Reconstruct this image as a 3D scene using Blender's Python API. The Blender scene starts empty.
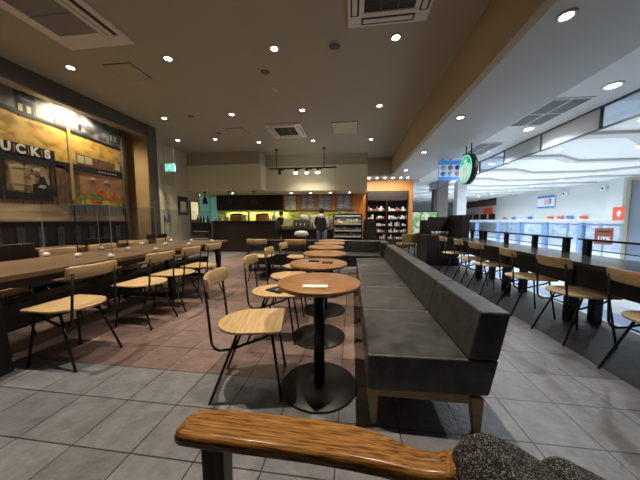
import bpy, bmesh, math, random
from mathutils import Vector, Matrix
PI = math.pi
rnd = random.Random(7)
S = bpy.context.scene
COL = S.collection

# ------------------------------------------------------------------ camera
cd = bpy.data.cameras.new('camera')
cd.sensor_width = 36.0
cd.lens = 36.0 * 245.0 / 640.0
cd.clip_start = 0.02
cd.clip_end = 200
cam = bpy.data.objects.new('camera', cd)
COL.objects.link(cam)
cam.location = (0, 0, 1.12)
cam.rotation_euler = (PI / 2 - math.atan(20 / 245), 0, math.radians(7.41))
S.camera = cam

# ------------------------------------------------------------------ world, exposure
w = bpy.data.worlds.new('world')
S.world = w
w.use_nodes = True
w.node_tree.nodes['Background'].inputs[0].default_value = (0.85, 0.9, 1.0, 1)
w.node_tree.nodes['Background'].inputs[1].default_value = 0.012
S.view_settings.view_transform = 'Standard'
S.view_settings.look = 'None'
S.view_settings.exposure = 0.28
S.view_settings.gamma = 1.0
S.view_settings.use_curve_mapping = False
S.cycles.transparent_max_bounces = 32

DOWN_W = 205.0
DOWN_COL = (1.0, 0.87, 0.71)
SOFFIT_W = 7.0
MALL_W = 165.0
MALL_COL = (0.86, 0.94, 1.0)


def area(name, loc, size, energy, col, rot=(0, 0, 0), parent=None):
    l = bpy.data.lights.new(name, 'AREA')
    l.shape = 'RECTANGLE'
    l.size, l.size_y = size
    l.energy = energy
    l.color = col
    o = bpy.data.objects.new(name, l)
    COL.objects.link(o)
    o.location = loc
    o.rotation_euler = rot
    if parent:
        o.parent = parent
    return o


def spot(name, loc, energy, col, ang=120, blend=0.6, rad=0.04, rot=(0, 0, 0), parent=None):
    l = bpy.data.lights.new(name, 'SPOT')
    l.energy = energy
    l.color = col
    l.spot_size = math.radians(ang)
    l.spot_blend = blend
    l.shadow_soft_size = rad
    o = bpy.data.objects.new(name, l)
    COL.objects.link(o)
    o.location = loc
    o.rotation_euler = rot
    if parent:
        o.parent = parent
    return o


# ------------------------------------------------------------------ materials
def mat(name, col, rough=0.6, metal=0.0, bump=0.0, bscale=40, var=0.0, vscale=4, emit=None, estr=0, alpha=None, spec=0.5, stretch=None):
    m = bpy.data.materials.new(name)
    m.use_nodes = True
    nt = m.node_tree
    b = nt.nodes['Principled BSDF']
    b.inputs['Base Color'].default_value = (*col, 1)
    b.inputs['Roughness'].default_value = rough
    b.inputs['Metallic'].default_value = metal
    b.inputs['Specular IOR Level'].default_value = spec
    tc = nt.nodes.new('ShaderNodeTexCoord')
    mp = nt.nodes.new('ShaderNodeMapping')
    nt.links.new(tc.outputs['Object'], mp.inputs[0])
    if stretch:
        mp.inputs['Scale'].default_value = stretch
    if var:
        n = nt.nodes.new('ShaderNodeTexNoise')
        n.inputs['Scale'].default_value = vscale
        n.inputs['Detail'].default_value = 5
        nt.links.new(mp.outputs[0], n.inputs['Vector'])
        r = nt.nodes.new('ShaderNodeValToRGB')
        r.color_ramp.elements[0].position = 0.3
        r.color_ramp.elements[1].position = 0.7
        r.color_ramp.elements[0].color = (*[max(0, c * (1 - var)) for c in col], 1)
        r.color_ramp.elements[1].color = (*[min(1, c * (1 + var)) for c in col], 1)
        nt.links.new(n.outputs[0], r.inputs[0])
        nt.links.new(r.outputs[0], b.inputs['Base Color'])
    if bump:
        n2 = nt.nodes.new('ShaderNodeTexNoise')
        n2.inputs['Scale'].default_value = bscale
        n2.inputs['Detail'].default_value = 4
        nt.links.new(mp.outputs[0], n2.inputs['Vector'])
        bp = nt.nodes.new('ShaderNodeBump')
        bp.inputs['Strength'].default_value = bump
        bp.inputs['Distance'].default_value = 0.01
        nt.links.new(n2.outputs[0], bp.inputs['Height'])
        nt.links.new(bp.outputs[0], b.inputs['Normal'])
    if emit:
        b.inputs['Emission Color'].default_value = (*emit, 1)
        b.inputs['Emission Strength'].default_value = estr
    if alpha is not None:
        b.inputs['Alpha'].default_value = alpha
    return m


def wood(name, c1, c2, rough=0.4, along='x', scale=9.0, streak=14.0, bump=0.05):
    m = bpy.data.materials.new(name)
    m.use_nodes = True
    nt = m.node_tree
    b = nt.nodes['Principled BSDF']
    b.inputs['Roughness'].default_value = rough
    tc = nt.nodes.new('ShaderNodeTexCoord')
    mp = nt.nodes.new('ShaderNodeMapping')
    k = {'x': (1, streak, streak), 'y': (streak, 1, streak), 'z': (streak, streak, 1)}[along]
    mp.inputs['Scale'].default_value = k
    nt.links.new(tc.outputs['Object'], mp.inputs[0])
    n = nt.nodes.new('ShaderNodeTexNoise')
    n.inputs['Scale'].default_value = scale
    n.inputs['Detail'].default_value = 6
    n.inputs['Distortion'].default_value = 0.6
    nt.links.new(mp.outputs[0], n.inputs['Vector'])
    r = nt.nodes.new('ShaderNodeValToRGB')
    r.color_ramp.elements[0].position = 0.35
    r.color_ramp.elements[1].position = 0.65
    r.color_ramp.elements[0].color = (*c1, 1)
    r.color_ramp.elements[1].color = (*c2, 1)
    nt.links.new(n.outputs[0], r.inputs[0])
    nt.links.new(r.outputs[0], b.inputs['Base Color'])
    bp = nt.nodes.new('ShaderNodeBump')
    bp.inputs['Strength'].default_value = bump
    nt.links.new(n.outputs[0], bp.inputs['Height'])
    nt.links.new(bp.outputs[0], b.inputs['Normal'])
    return m


def tile(name, c1, c2, mortar, rough=0.45, w_=0.327, h_=0.312, off=(0, 0), bump=0.3, bright=None):
    m = bpy.data.materials.new(name)
    m.use_nodes = True
    nt = m.node_tree
    b = nt.nodes['Principled BSDF']
    tc = nt.nodes.new('ShaderNodeTexCoord')
    mp = nt.nodes.new('ShaderNodeMapping')
    mp.inputs['Location'].default_value = (off[0], off[1], 0)
    nt.links.new(tc.outputs['Object'], mp.inputs[0])
    br = nt.nodes.new('ShaderNodeTexBrick')
    br.offset = 0
    br.squash = 1
    br.inputs['Scale'].default_value = 1
    br.inputs['Brick Width'].default_value = w_
    br.inputs['Row Height'].default_value = h_
    br.inputs['Mortar Size'].default_value = 0.0035
    br.inputs['Mortar Smooth'].default_value = 0.1
    br.inputs['Color1'].default_value = (*c1, 1)
    br.inputs['Color2'].default_value = (*c2, 1)
    br.inputs['Mortar'].default_value = (*mortar, 1)
    nt.links.new(mp.outputs[0], br.inputs['Vector'])
    n = nt.nodes.new('ShaderNodeTexNoise')
    n.inputs['Scale'].default_value = 9
    n.inputs['Detail'].default_value = 9
    n.inputs['Roughness'].default_value = 0.7
    nt.links.new(tc.outputs['Object'], n.inputs['Vector'])
    rr = nt.nodes.new('ShaderNodeValToRGB')
    rr.color_ramp.elements[0].position = 0.3
    rr.color_ramp.elements[1].position = 0.75
    rr.color_ramp.elements[0].color = (0.62, 0.62, 0.62, 1)
    rr.color_ramp.elements[1].color = (1.25, 1.22, 1.2, 1)
    nt.links.new(n.outputs[0], rr.inputs[0])
    mx = nt.nodes.new('ShaderNodeMix')
    mx.data_type = 'RGBA'
    mx.blend_type = 'MULTIPLY'
    mx.inputs[0].default_value = 1
    nt.links.new(br.outputs['Color'], mx.inputs[6])
    nt.links.new(rr.outputs[0], mx.inputs[7])
    nt.links.new(mx.outputs[2], b.inputs['Base Color'])
    b.inputs['Roughness'].default_value = rough
    v = nt.nodes.new('ShaderNodeTexVoronoi')
    v.inputs['Scale'].default_value = 14
    n3 = nt.nodes.new('ShaderNodeTexNoise')
    n3.inputs['Scale'].default_value = 30
    n3.inputs['Detail'].default_value = 8
    nt.links.new(tc.outputs['Object'], n3.inputs['Vector'])
    ad = nt.nodes.new('ShaderNodeMath')
    ad.operation = 'MULTIPLY_ADD'
    nt.links.new(br.outputs['Fac'], ad.inputs[0])
    ad.inputs[1].default_value = -1.5
    nt.links.new(n3.outputs[0], ad.inputs[2])
    bp = nt.nodes.new('ShaderNodeBump')
    bp.inputs['Strength'].default_value = bump
    bp.inputs['Distance'].default_value = 0.008
    nt.links.new(ad.outputs[0], bp.inputs['Height'])
    nt.links.new(bp.outputs[0], b.inputs['Normal'])
    return m


def glass(name, tint=(0.9, 0.95, 1), alpha=0.12, rough=0.02):
    m = bpy.data.materials.new(name)
    m.use_nodes = True
    nt = m.node_tree
    nt.nodes.remove(nt.nodes['Principled BSDF'])
    out = nt.nodes['Material Output']
    tr = nt.nodes.new('ShaderNodeBsdfTransparent')
    tr.inputs[0].default_value = (*tint, 1)
    gl = nt.nodes.new('ShaderNodeBsdfGlossy')
    gl.inputs['Roughness'].default_value = rough
    lw = nt.nodes.new('ShaderNodeLayerWeight')
    lw.inputs[0].default_value = 0.5
    pw = nt.nodes.new('ShaderNodeMath')
    pw.operation = 'POWER'
    pw.inputs[1].default_value = 4
    nt.links.new(lw.outputs['Facing'], pw.inputs[0])
    ma = nt.nodes.new('ShaderNodeMath')
    ma.operation = 'MULTIPLY_ADD'
    ma.inputs[1].default_value = 0.4
    ma.inputs[2].default_value = alpha
    nt.links.new(pw.outputs[0], ma.inputs[0])
    mix = nt.nodes.new('ShaderNodeMixShader')
    nt.links.new(ma.outputs[0], mix.inputs[0])
    nt.links.new(tr.outputs[0], mix.inputs[1])
    nt.links.new(gl.outputs[0], mix.inputs[2])
    nt.links.new(mix.outputs[0], out.inputs[0])
    return m


def emis(name, col, s):
    return mat(name, (0.8, 0.8, 0.8), emit=col, estr=s)


M = dict(
    ceiling=mat('ceiling_paint', (0.40, 0.378, 0.305), 0.85),
    soffit=mat('soffit_paint', (0.55, 0.56, 0.55), 0.7),
    bulk=mat('bulkhead_paint', (0.44, 0.36, 0.23), 0.8),
    wall=mat('warm_beige_wall', (0.60, 0.55, 0.43), 0.8, var=0.04, vscale=1.5),
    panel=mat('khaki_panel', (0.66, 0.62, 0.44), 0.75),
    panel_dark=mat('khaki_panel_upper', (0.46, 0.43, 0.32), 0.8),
    beam=mat('dark_beam', (0.085, 0.07, 0.058), 0.5, var=0.1, vscale=3),
    beam_under=mat('bronze_trim', (0.3, 0.23, 0.15), 0.35, metal=0.4),
    tan=mat('tan_wall', (0.50, 0.33, 0.15), 0.7, var=0.1, vscale=2),
    white=mat('white_plastic', (0.72, 0.69, 0.66), 0.4),
    whitep=mat('white_paint', (0.8, 0.83, 0.85), 0.5),
    dark=mat('dark_grille', (0.03, 0.03, 0.035), 0.5),
    grille=mat('grey_mesh', (0.12, 0.115, 0.12), 0.6),
    blackm=mat('black_steel', (0.012, 0.012, 0.013), 0.38, metal=0.3),
    leather=mat('black_leather', (0.056, 0.056, 0.054), 0.38, bump=0.25, bscale=120, var=0.5, vscale=11),
    chairwood=wood('oak_seat', (0.56, 0.365, 0.165), (0.76, 0.54, 0.28), 0.38, 'x', 6, 10),
    tabletop=wood('walnut_round', (0.28, 0.13, 0.055), (0.42, 0.22, 0.10), 0.3, 'x', 5, 12),
    communal=wood('communal_wood', (0.17, 0.105, 0.06), (0.27, 0.175, 0.105), 0.35, 'y', 3, 16),
    darkwood=wood('dark_walnut', (0.011, 0.006, 0.005), (0.026, 0.013, 0.010), 0.5, 'z', 4, 10),
    countertop=mat('dark_counter_top', (0.075, 0.062, 0.055), 0.16, var=0.2, vscale=5),
    orange=wood('orange_wood', (0.56, 0.21, 0.035), (0.66, 0.28, 0.055), 0.45, 'z', 3, 8),
    armwood=wood('honey_oak', (0.15, 0.045, 0.006), (0.60, 0.29, 0.07), 0.25, 'x', 14, 18, 0.15),
    armdark=wood('dark_oak', (0.05, 0.022, 0.008), (0.1, 0.05, 0.02), 0.35, 'z', 8, 8),
    sofawood=wood('sofa_frame_wood', (0.30, 0.19, 0.09), (0.42, 0.28, 0.15), 0.45, 'x', 8, 8),
    pane=glass('clear_acrylic', (0.93, 0.94, 0.96), 0.07, 0.08),
    edge=mat('acrylic_edge', (0.6, 0.62, 0.65), 0.3, alpha=0.45),
    mallglass=glass('pale_glass', (0.86, 0.93, 1.0), 0.10),
    glow=emis('warm_lamp', (1, 0.93, 0.82), 30),
    glowcool=emis('cool_lamp', (0.95, 0.98, 1), 30),
    ceramic=mat('white_ceramic', (0.8, 0.78, 0.74), 0.25),
    black=mat('matt_black', (0.012, 0.012, 0.014), 0.5),
    green=mat('brand_green', (0.0, 0.32, 0.14), 0.4, emit=(0.0, 0.5, 0.2), estr=0.7),
    signwhite=mat('sign_white', (0.8, 0.9, 0.9), 0.4, emit=(0.75, 0.95, 0.95), estr=0.5),
    paper=mat('white_paper', (0.8, 0.78, 0.74), 0.7),
    mallwall=mat('mall_wall', (0.62, 0.66, 0.66), 0.6),
    mallceil=mat('mall_ceiling', (0.82, 0.84, 0.84), 0.6),
    mallgrey=mat('mall_rib', (0.60, 0.61, 0.60), 0.7),
    bluepost=mat('blue_post', (0.35, 0.52, 0.82), 0.4),
    orange_dark=wood('orange_dark_wood', (0.30, 0.11, 0.03), (0.40, 0.17, 0.05), 0.45, 'z', 3, 8),
    louvre=mat('louvre_grey', (0.33, 0.35, 0.36), 0.6),
    red=mat('red_sign', (0.85, 0.10, 0.06), 0.4),
    blue=mat('blue_sign', (0.05, 0.2, 0.65), 0.4),
)


def ramp_tex(m, kind, cols, scale, stretch=(1, 1, 1)):
    nt = m.node_tree
    b = nt.nodes['Principled BSDF']
    tc = nt.nodes.new('ShaderNodeTexCoord')
    mp = nt.nodes.new('ShaderNodeMapping')
    mp.inputs['Scale'].default_value = stretch
    nt.links.new(tc.outputs['Object'], mp.inputs[0])
    n = nt.nodes.new('ShaderNodeTexNoise' if kind == 'noise' else 'ShaderNodeTexVoronoi')
    n.inputs['Scale'].default_value = scale
    nt.links.new(mp.outputs[0], n.inputs['Vector'])
    r = nt.nodes.new('ShaderNodeValToRGB')
    r.color_ramp.interpolation = 'LINEAR' if kind == 'noise' else 'CONSTANT'
    els = r.color_ramp.elements
    while len(els) < len(cols):
        els.new(0.5)
    for i, c in enumerate(cols):
        els[i].position = (0.3 + 0.4 * i / (len(cols) - 1)) if kind == 'noise' else i / len(cols)
        els[i].color = (*c, 1)
    nt.links.new(n.outputs['Fac' if kind == 'noise' else 'Color'], r.inputs[0])
    nt.links.new(r.outputs[0], b.inputs['Base Color'])
    return m


# ------------------------------------------------------------------ mesh helpers
class MB:
    def __init__(s):
        s.b = bmesh.new()

    def box(s, lo, hi, mi=0):
        x0, y0, z0 = lo
        x1, y1, z1 = hi
        v = [s.b.verts.new(p) for p in ((x0, y0, z0), (x1, y0, z0), (x1, y1, z0), (x0, y1, z0), (x0, y0, z1), (x1, y0, z1), (x1, y1, z1), (x0, y1, z1))]
        for f in ((3, 2, 1, 0), (4, 5, 6, 7), (0, 1, 5, 4), (1, 2, 6, 5), (2, 3, 7, 6), (3, 0, 4, 7)):
            s.b.faces.new([v[i] for i in f]).material_index = mi
        return s

    def hexa(s, bot, top, mi=0):
        v = [s.b.verts.new(p) for p in bot] + [s.b.verts.new(p) for p in top]
        n = len(bot)
        s.b.faces.new([v[i] for i in reversed(range(n))]).material_index = mi
        s.b.faces.new([v[n + i] for i in range(n)]).material_index = mi
        for i in range(n):
            j = (i + 1) % n
            s.b.faces.new([v[i], v[j], v[n + j], v[n + i]]).material_index = mi
        return s

    def prism(s, pts, z0, z1, mi=0):
        return s.hexa([(x, y, z0) for x, y in pts], [(x, y, z1) for x, y in pts], mi)

    def prism_x(s, pts, x0, x1, mi=0):     # pts in (y, z)
        return s.hexa([(x0, y, z) for y, z in pts], [(x1, y, z) for y, z in pts], mi)

    def prism_y(s, pts, y0, y1, mi=0):     # pts in (x, z)
        return s.hexa([(x, y1, z) for x, z in pts], [(x, y0, z) for x, z in pts], mi)

    def tube(s, pts, r, n=8, mi=0, r2=None):
        pts = [Vector(p) for p in pts]
        rings = []
        for i, p in enumerate(pts):
            if i == 0:
                d = pts[1] - p
            elif i == len(pts) - 1:
                d = p - pts[i - 1]
            else:
                d = (pts[i + 1] - p).normalized() + (p - pts[i - 1]).normalized()
            d.normalize()
            up = Vector((0, 0, 1)) if abs(d.z) < 0.9 else Vector((1, 0, 0))
            a = d.cross(up).normalized()
            b_ = d.cross(a).normalized()
            rr = r if r2 is None else r + (r2 - r) * i / (len(pts) - 1)
            rings.append([s.b.verts.new(p + (a * math.cos(2 * PI * k / n) + b_ * math.sin(2 * PI * k / n)) * rr) for k in range(n)])
        for q in range(len(rings) - 1):
            for k in range(n):
                f = s.b.faces.new([rings[q][k], rings[q][(k + 1) % n], rings[q + 1][(k + 1) % n], rings[q + 1][k]])
                f.smooth = True
                f.material_index = mi
        for rg in (rings[0], rings[-1]):
            s.b.faces.new(rg).material_index = mi
        return s

    def lathe(s, prof, c=(0, 0, 0), n=24, mi=0, axis='z'):
        def P(r, h, a):
            x, y = r * math.cos(a), r * math.sin(a)
            if axis == 'z':
                return (c[0] + x, c[1] + y, c[2] + h)
            if axis == 'x':
                return (c[0] + h, c[1] + x, c[2] + y)
            return (c[0] + x, c[1] + h, c[2] + y)
        rings = [[s.b.verts.new(P(max(r, 1e-4), h, 2 * PI * k / n)) for k in range(n)] for r, h in prof]
        for q in range(len(rings) - 1):
            for k in range(n):
                f = s.b.faces.new([rings[q][k], rings[q][(k + 1) % n], rings[q + 1][(k + 1) % n], rings[q + 1][k]])
                f.material_index = mi
                f.smooth = True
        if prof[0] != prof[-1]:
            for rg in (rings[0], rings[-1]):
                s.b.faces.new(rg).material_index = mi
        return s

    def build(s, name, mats, parent=None, bevel=0.0, seg=2, loc=None, sub=0):
        bmesh.ops.remove_doubles(s.b, verts=s.b.verts, dist=1e-5) if False else None
        bmesh.ops.recalc_face_normals(s.b, faces=s.b.faces)
        me = bpy.data.meshes.new(name)
        s.b.to_mesh(me)
        s.b.free()
        if not isinstance(mats, (list, tuple)):
            mats = [mats]
        for m in mats:
            me.materials.append(M[m] if isinstance(m, str) else m)
        o = bpy.data.objects.new(name, me)
        COL.objects.link(o)
        if parent:
            o.parent = parent
        if loc:
            o.location = loc
        if bevel:
            md = o.modifiers.new('bevel', 'BEVEL')
            md.width = bevel
            md.segments = seg
            md.limit_method = 'ANGLE'
            md.angle_limit = math.radians(40)
            for p in me.polygons:
                p.use_smooth = True
            wn = o.modifiers.new('wn', 'WEIGHTED_NORMAL')
            wn.keep_sharp = True
        return o


def tag(o, label=None, cat=None, group=None, kind=None):
    if label:
        o['label'] = label
    if cat:
        o['category'] = cat
    if group:
        o['group'] = group
    if kind:
        o['kind'] = kind
    return o


def thing(name, label, cat, loc=(0, 0, 0), rz=0, group=None):
    o = bpy.data.objects.new(name, None)
    o.empty_display_size = 0.1
    COL.objects.link(o)
    o.location = loc
    o.rotation_euler = (0, 0, rz)
    return tag(o, label, cat, group)


def dup(root, loc, rz=0, label=None, group=None):
    r = root.copy()
    COL.objects.link(r)
    r.location = loc
    r.rotation_euler = (0, 0, rz)
    if label:
        r['label'] = label
    if group:
        r['group'] = group
    for ch in list(root.children):
        c = ch.copy()
        COL.objects.link(c)
        c.parent = r
        for g in list(ch.children):
            d = g.copy()
            COL.objects.link(d)
            d.parent = c
    return r


def struct(name, mb, m, bevel=0, parent=None):
    o = mb.build(name, m, parent, bevel)
    if not parent:
        tag(o, kind='structure')
    return o


def text_mesh(name, body, size, m, parent, loc, rot, depth=0.003, sx=1.0, bold=0.0):
    c = bpy.data.curves.new(name, 'FONT')
    c.body = body
    c.size = size
    c.extrude = depth
    c.offset = bold
    c.align_x = 'CENTER'
    c.align_y = 'CENTER'
    t = bpy.data.objects.new(name, c)
    COL.objects.link(t)
    bpy.context.view_layer.update()
    me = bpy.data.meshes.new_from_object(t.evaluated_get(bpy.context.evaluated_depsgraph_get()))
    bpy.data.objects.remove(t)
    me.materials.clear()
    me.materials.append(M[m] if isinstance(m, str) else m)
    for v in me.vertices:
        v.co.x *= sx
    o = bpy.data.objects.new(name, me)
    COL.objects.link(o)
    o.parent = parent
    o.location = loc
    o.rotation_euler = rot
    return o


# ================================================================== SETTING
GX, GY = 1.70, -0.965 + 0.312 * 20     # tile grid origin offsets
offs = (1.70 + 0.327 * 60, -0.965 + 0.312 * 60)
grey_t = tile('grey_slate_tile', (0.185, 0.188, 0.198), (0.245, 0.248, 0.26), (0.03, 0.03, 0.032), 0.38, off=offs, bump=0.7)
red_t = tile('terracotta_tile', (0.17, 0.115, 0.10), (0.27, 0.19, 0.165), (0.04, 0.03, 0.027), 0.4, off=offs, bump=0.6)
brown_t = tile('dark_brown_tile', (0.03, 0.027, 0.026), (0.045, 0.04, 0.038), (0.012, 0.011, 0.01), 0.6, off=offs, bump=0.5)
b = MB()
XR0, XR1, YR = -1.70 - 0.327 * 6, -1.70 + 0.327 * 7, 0.965 + 0.312 * 2


def fl(x0, x1, y0, y1, mi):
    b.box((x0, y0, -0.1), (x1, y1, 0), mi)


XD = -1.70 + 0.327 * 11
fl(-7.8, XD, -3.5, YR, 0)
fl(-7.8, XR0, YR, 10.8, 0)
fl(XR0, XR1, YR, 10.8, 1)
fl(XR1, XD, YR, 10.8, 0)
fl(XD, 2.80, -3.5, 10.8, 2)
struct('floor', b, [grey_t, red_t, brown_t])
mf = mat('mall_floor_white', (0.72, 0.75, 0.78), 0.22, var=0.05, vscale=1)
mfb = mat('mall_floor_blue', (0.20, 0.31, 0.50), 0.3, var=0.08, vscale=2)
mfg = mat('mall_floor_grey', (0.45, 0.50, 0.56), 0.3)
b = MB()
b.box((2.80, -3.5, -0.1), (2.87, 34, 0.0), 2)
b.box((2.87, -3.5, -0.1), (3.16, 34, 0.0), 1)
b.box((3.16, -3.5, -0.1), (3.5, 34, 0.0), 2)
b.box((3.5, -3.5, -0.1), (13.4, 34, 0.0), 0)
b.box((-9, 10.8, -0.1), (2.8, 34, 0.0), 0)
o = struct('floor_mall', b, [mf, mfb, mfg])

b = MB()
b.box((-7.8, -3.5, 3.4), (1.5, 9.48, 3.5))
struct('ceiling', b, 'ceiling')
b = MB()                                          # bulkhead that drops to the lower ceiling
b.box((1.41, -3.5, 2.749), (1.5, 9.4, 3.4))
b.box((0.5, 9.39, 2.749), (1.5, 9.48, 3.4))
struct('trim_1', b, 'bulk')
b = MB()
b.box((1.5, -3.5, 2.75), (2.68, 10.5, 2.85))
b.box((0.5, 9.48, 2.75), (1.5, 10.5, 2.85))
b.box((-0.1, 10.5, 2.66), (2.68, 10.8, 2.85))
struct('ceiling_soffit', b, 'soffit')
b = MB()
b.box((2.68, -3.5, 2.765), (3.56, 34, 2.85))
struct('ceiling_corridor', b, 'mallceil')
b = MB()                                          # mall ceiling with zig-zag ribs
b.box((3.56, -3.5, 3.2), (13.4, 34, 3.3))
b.box((-9, 10.8, 3.2), (3.56, 34, 3.3))
for k in range(13):
    y = 4.6 + 2.15 * k
    pts = [(4.0, y), (6.6, y + .0), (7.7, y + .8), (10.0, y + .8), (11.1, y + 0), (13.2, y)]
    for (x0, y0), (x1, y1) in zip(pts, pts[1:]):
        b.hexa([(x0, y0, 3.12), (x1, y1, 3.12), (x1, y1 + .32, 3.12), (x0, y0 + .32, 3.12)],
               [(x0, y0, 3.2), (x1, y1, 3.2), (x1, y1 + .32, 3.2), (x0, y0 + .32, 3.2)], 1)
struct('ceiling_mall', b, ['mallceil', 'mallgrey'])

# left wall with beam and pillar
b = MB()
b.box((-5.5, -3.5, 0), (-5.38, 5.25, 3.4))
struct('wall_left', b, 'beam')
b = MB()
b.box((-5.9, 5.5, 0), (-4.9, 5.72, 3.4), 0)
b.box((-4.915, 5.47, 0), (-4.885, 5.74, 3.4), 1)
b.box((-5.38, 5.17, 0), (-5.27, 5.25, 3.33), 1)
b.box((-5.9, 5.2, 0), (-5.72, 5.5, 3.4), 0)
struct('wall_pillar', b, ['tan', 'beam'])
b = MB()
b.box((-5.04, -3.5, 3.12), (-4.9, 5.47, 3.4), 0)
b.box((-5.05, -3.5, 3.09), (-4.895, 5.47, 3.12), 1)
b.box((-5.38, -3.5, 3.33), (-5.04, 5.25, 3.4), 0)
struct('trim_2', b, ['beam', 'beam_under'])
b = MB()
b.box((-5.9, 5.72, 0), (-5.7, 8.65, 3.4))
b.box((-7.6, 8.6, 0), (-7.4, 10.8, 3.4))
b.box((-7.6, 8.45, 0), (-5.9, 8.65, 3.4))
b.box((-5.7, 6.79, 2.2), (-5.68, 7.34, 2.8), 1)
b.box((-5.7, 6.6, 1.86), (-5.67, 7.5, 1.92), 2)
b.box((-5.7, 6.55, 0), (-5.67, 6.66, 1.92), 2)
b.box((-5.7, 7.45, 0), (-5.67, 7.55, 1.92), 2)
struct('wall_left_rear', b, ['wall', 'panel_dark', 'panel'])
d = MB().box((-5.7, 6.68, 0), (-5.67, 7.44, 1.85)).build('door_1', 'panel')
tag(d, kind='structure')
MB().box((-5.67, 6.75, 1.6), (-5.66, 7.36, 1.82)).build('transom_vent', 'wall', d)
MB().tube([(-5.63, 7.36, 0.95), (-5.63, 7.36, 1.1)], 0.012).build('door_handle', 'white', d)
b = MB()
b.box((-7.8, -3.6, 0), (2.68, -3.5, 3.4))
struct('wall_rear', b, 'wall')
b = MB()
b.box((-9, 10.6, 0), (0.45, 10.8, 3.4))
struct('wall_back', b, mat('kitchen_wall', (0.55, 0.55, 0.42), 0.6))
lime = ramp_tex(mat('lime_tile', (0.5, 0.6, 0.1), 0.3), 'noise', [(0.28, 0.38, 0.05), (0.55, 0.66, 0.14), (0.75, 0.78, 0.4)], 5, (1, 1, 3))
b = MB().box((-6.1, 10.57, 0.8), (0.12, 10.6, 1.62))
struct('wall_splashback', b, lime)
teal = mat('teal_glass_wall', (0.25, 0.62, 0.56), 0.4, emit=(0.3, 0.8, 0.72), estr=0.12)
b = MB()
b.box((-7.4, 10.5, 0), (-6.1, 10.58, 2.14), 0)
b.box((-6.42, 10.46, 0), (-6.38, 10.5, 2.14), 1)
struct('window_1', b, [teal, mat('pale_blue_frame', (0.5, 0.62, 0.72), 0.4)])

# khaki drop boxes above the kitchen
b = MB()
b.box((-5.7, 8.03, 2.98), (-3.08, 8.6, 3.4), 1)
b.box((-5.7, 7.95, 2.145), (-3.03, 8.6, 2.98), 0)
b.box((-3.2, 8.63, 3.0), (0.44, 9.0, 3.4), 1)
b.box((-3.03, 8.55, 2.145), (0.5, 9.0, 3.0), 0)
b.box((-7.4, 8.65, 2.145), (-5.7, 10.6, 2.3), 0)
b.box((-5.7, 8.6, 2.145), (-3.03, 10.6, 2.3), 0)
b.box((-3.03, 9.0, 2.145), (0.5, 10.6, 2.3), 0)
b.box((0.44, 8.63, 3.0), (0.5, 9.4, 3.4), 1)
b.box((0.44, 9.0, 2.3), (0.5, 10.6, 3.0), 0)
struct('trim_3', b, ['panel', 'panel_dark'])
b = MB()
for x in (-1.88, -0.58):
    b.box((x, 8.546, 2.15), (x + .008, 8.549, 2.99))
struct('trim_4', b, 'panel_dark')

# orange shop surround
b = MB()
b.box((0.1, 9.75, 0), (0.52, 9.85, 2.14))
b.box((0.4, 9.85, 0), (0.5, 10.6, 2.66))
b.box((0.45, 10.48, 2.28), (2.45, 10.6, 2.72))
b.box((2.21, 10.48, 0), (2.45, 10.6, 2.28))
b.box((0.45, 10.48, 0), (0.58, 10.6, 2.28))
struct('wall_orange', b, 'orange')

# mall walls
b = MB()
b.box((13.3, 2, 1.16), (13.4, 24.9, 3.2), 0)
b.box((13.1, 13.9, 0), (13.4, 14.6, 3.2), 0)
b.box((13.22, 2, 1.10), (13.4, 24.9, 1.17), 1)
b.box((13.3, 2, 0), (13.4, 24.9, 1.10), 2)
for k in range(11):
    b.box((13.24, 3 + 2 * k, 0), (13.3, 3.12 + 2 * k, 1.1), 3)
shop = ramp_tex(mat('shop_display', (.6, .7, .8), 0.5), 'noise', [(0.35, 0.45, 0.62), (0.72, 0.8, 0.88), (0.9, 0.92, 0.94)], 2.5, (1, 1, 1.5))
struct('wall_mall_right', b, ['mallwall', 'whitep', shop, 'bluepost'])
pinkshop = mat('pink_shop_wall', (0.75, 0.55, 0.50), 0.6)
b = MB()
b.box((-9, 33.5, 0), (20, 34, 3.2), 1)
b.box((13.3, 24.9, 0), (13.4, 34, 0.9), 0)
b.box((13.3, 24.9, 2.5), (13.4, 34, 3.0), 2)
b.box((13.32, 24.9, 0.9), (13.42, 34, 2.5), 3)
for k in range(6):
    b.box((13.2, 25 + 1.5 * k, 1.2), (13.3, 25.9 + 1.5 * k, 1.7), 4)
struct('wall_mall_far', b, ['mallwall', 'mallwall', mat('brown_fascia', (0.12, 0.06, 0.05), 0.6), pinkshop, 'black'])

# ================================================================== CEILING FITTINGS
lens_prof = [(0.0, 0.0), (0.045, 0.0), (0.045, 0.006), (0.0, 0.006)]
dl = thing('downlight', 'x', 'ceiling light')
MB().lathe([(0.045, 0), (0.065, 0.0), (0.066, 0.012), (0.045, 0.012), (0.045, 0)], (0, 0, -0.012)).build('trim_ring', 'white', dl)
MB().lathe([(0.0, 0.0), (0.044, 0.0), (0.044, 0.006), (0.0, 0.006)], (0, 0, -0.009)).build('lamp_lens', 'glow', dl)
rows = [(1.5, 'overhead row above the camera'), (3.35, 'nearest row in view'), (5.2, 'second row'), (6.9, 'third row near the khaki box')]
cols_ = [(-4.2, 'leftmost'), (-2.6, 'second from left'), (-1.05, 'third from left'), (0.52, 'rightmost')]
special = {(6.9, -4.2): (-4.96, 6.63), (6.9, -2.6): (-3.86, 6.69), (6.9, -1.05): (-2.73, 7.1)}
first = True
pts_ = []
for y, rn in rows[:3]:
    for x, cn in cols_:
        pts_.append((x, y, f'small round warm downlight, {cn} of the {rn}'))
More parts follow.
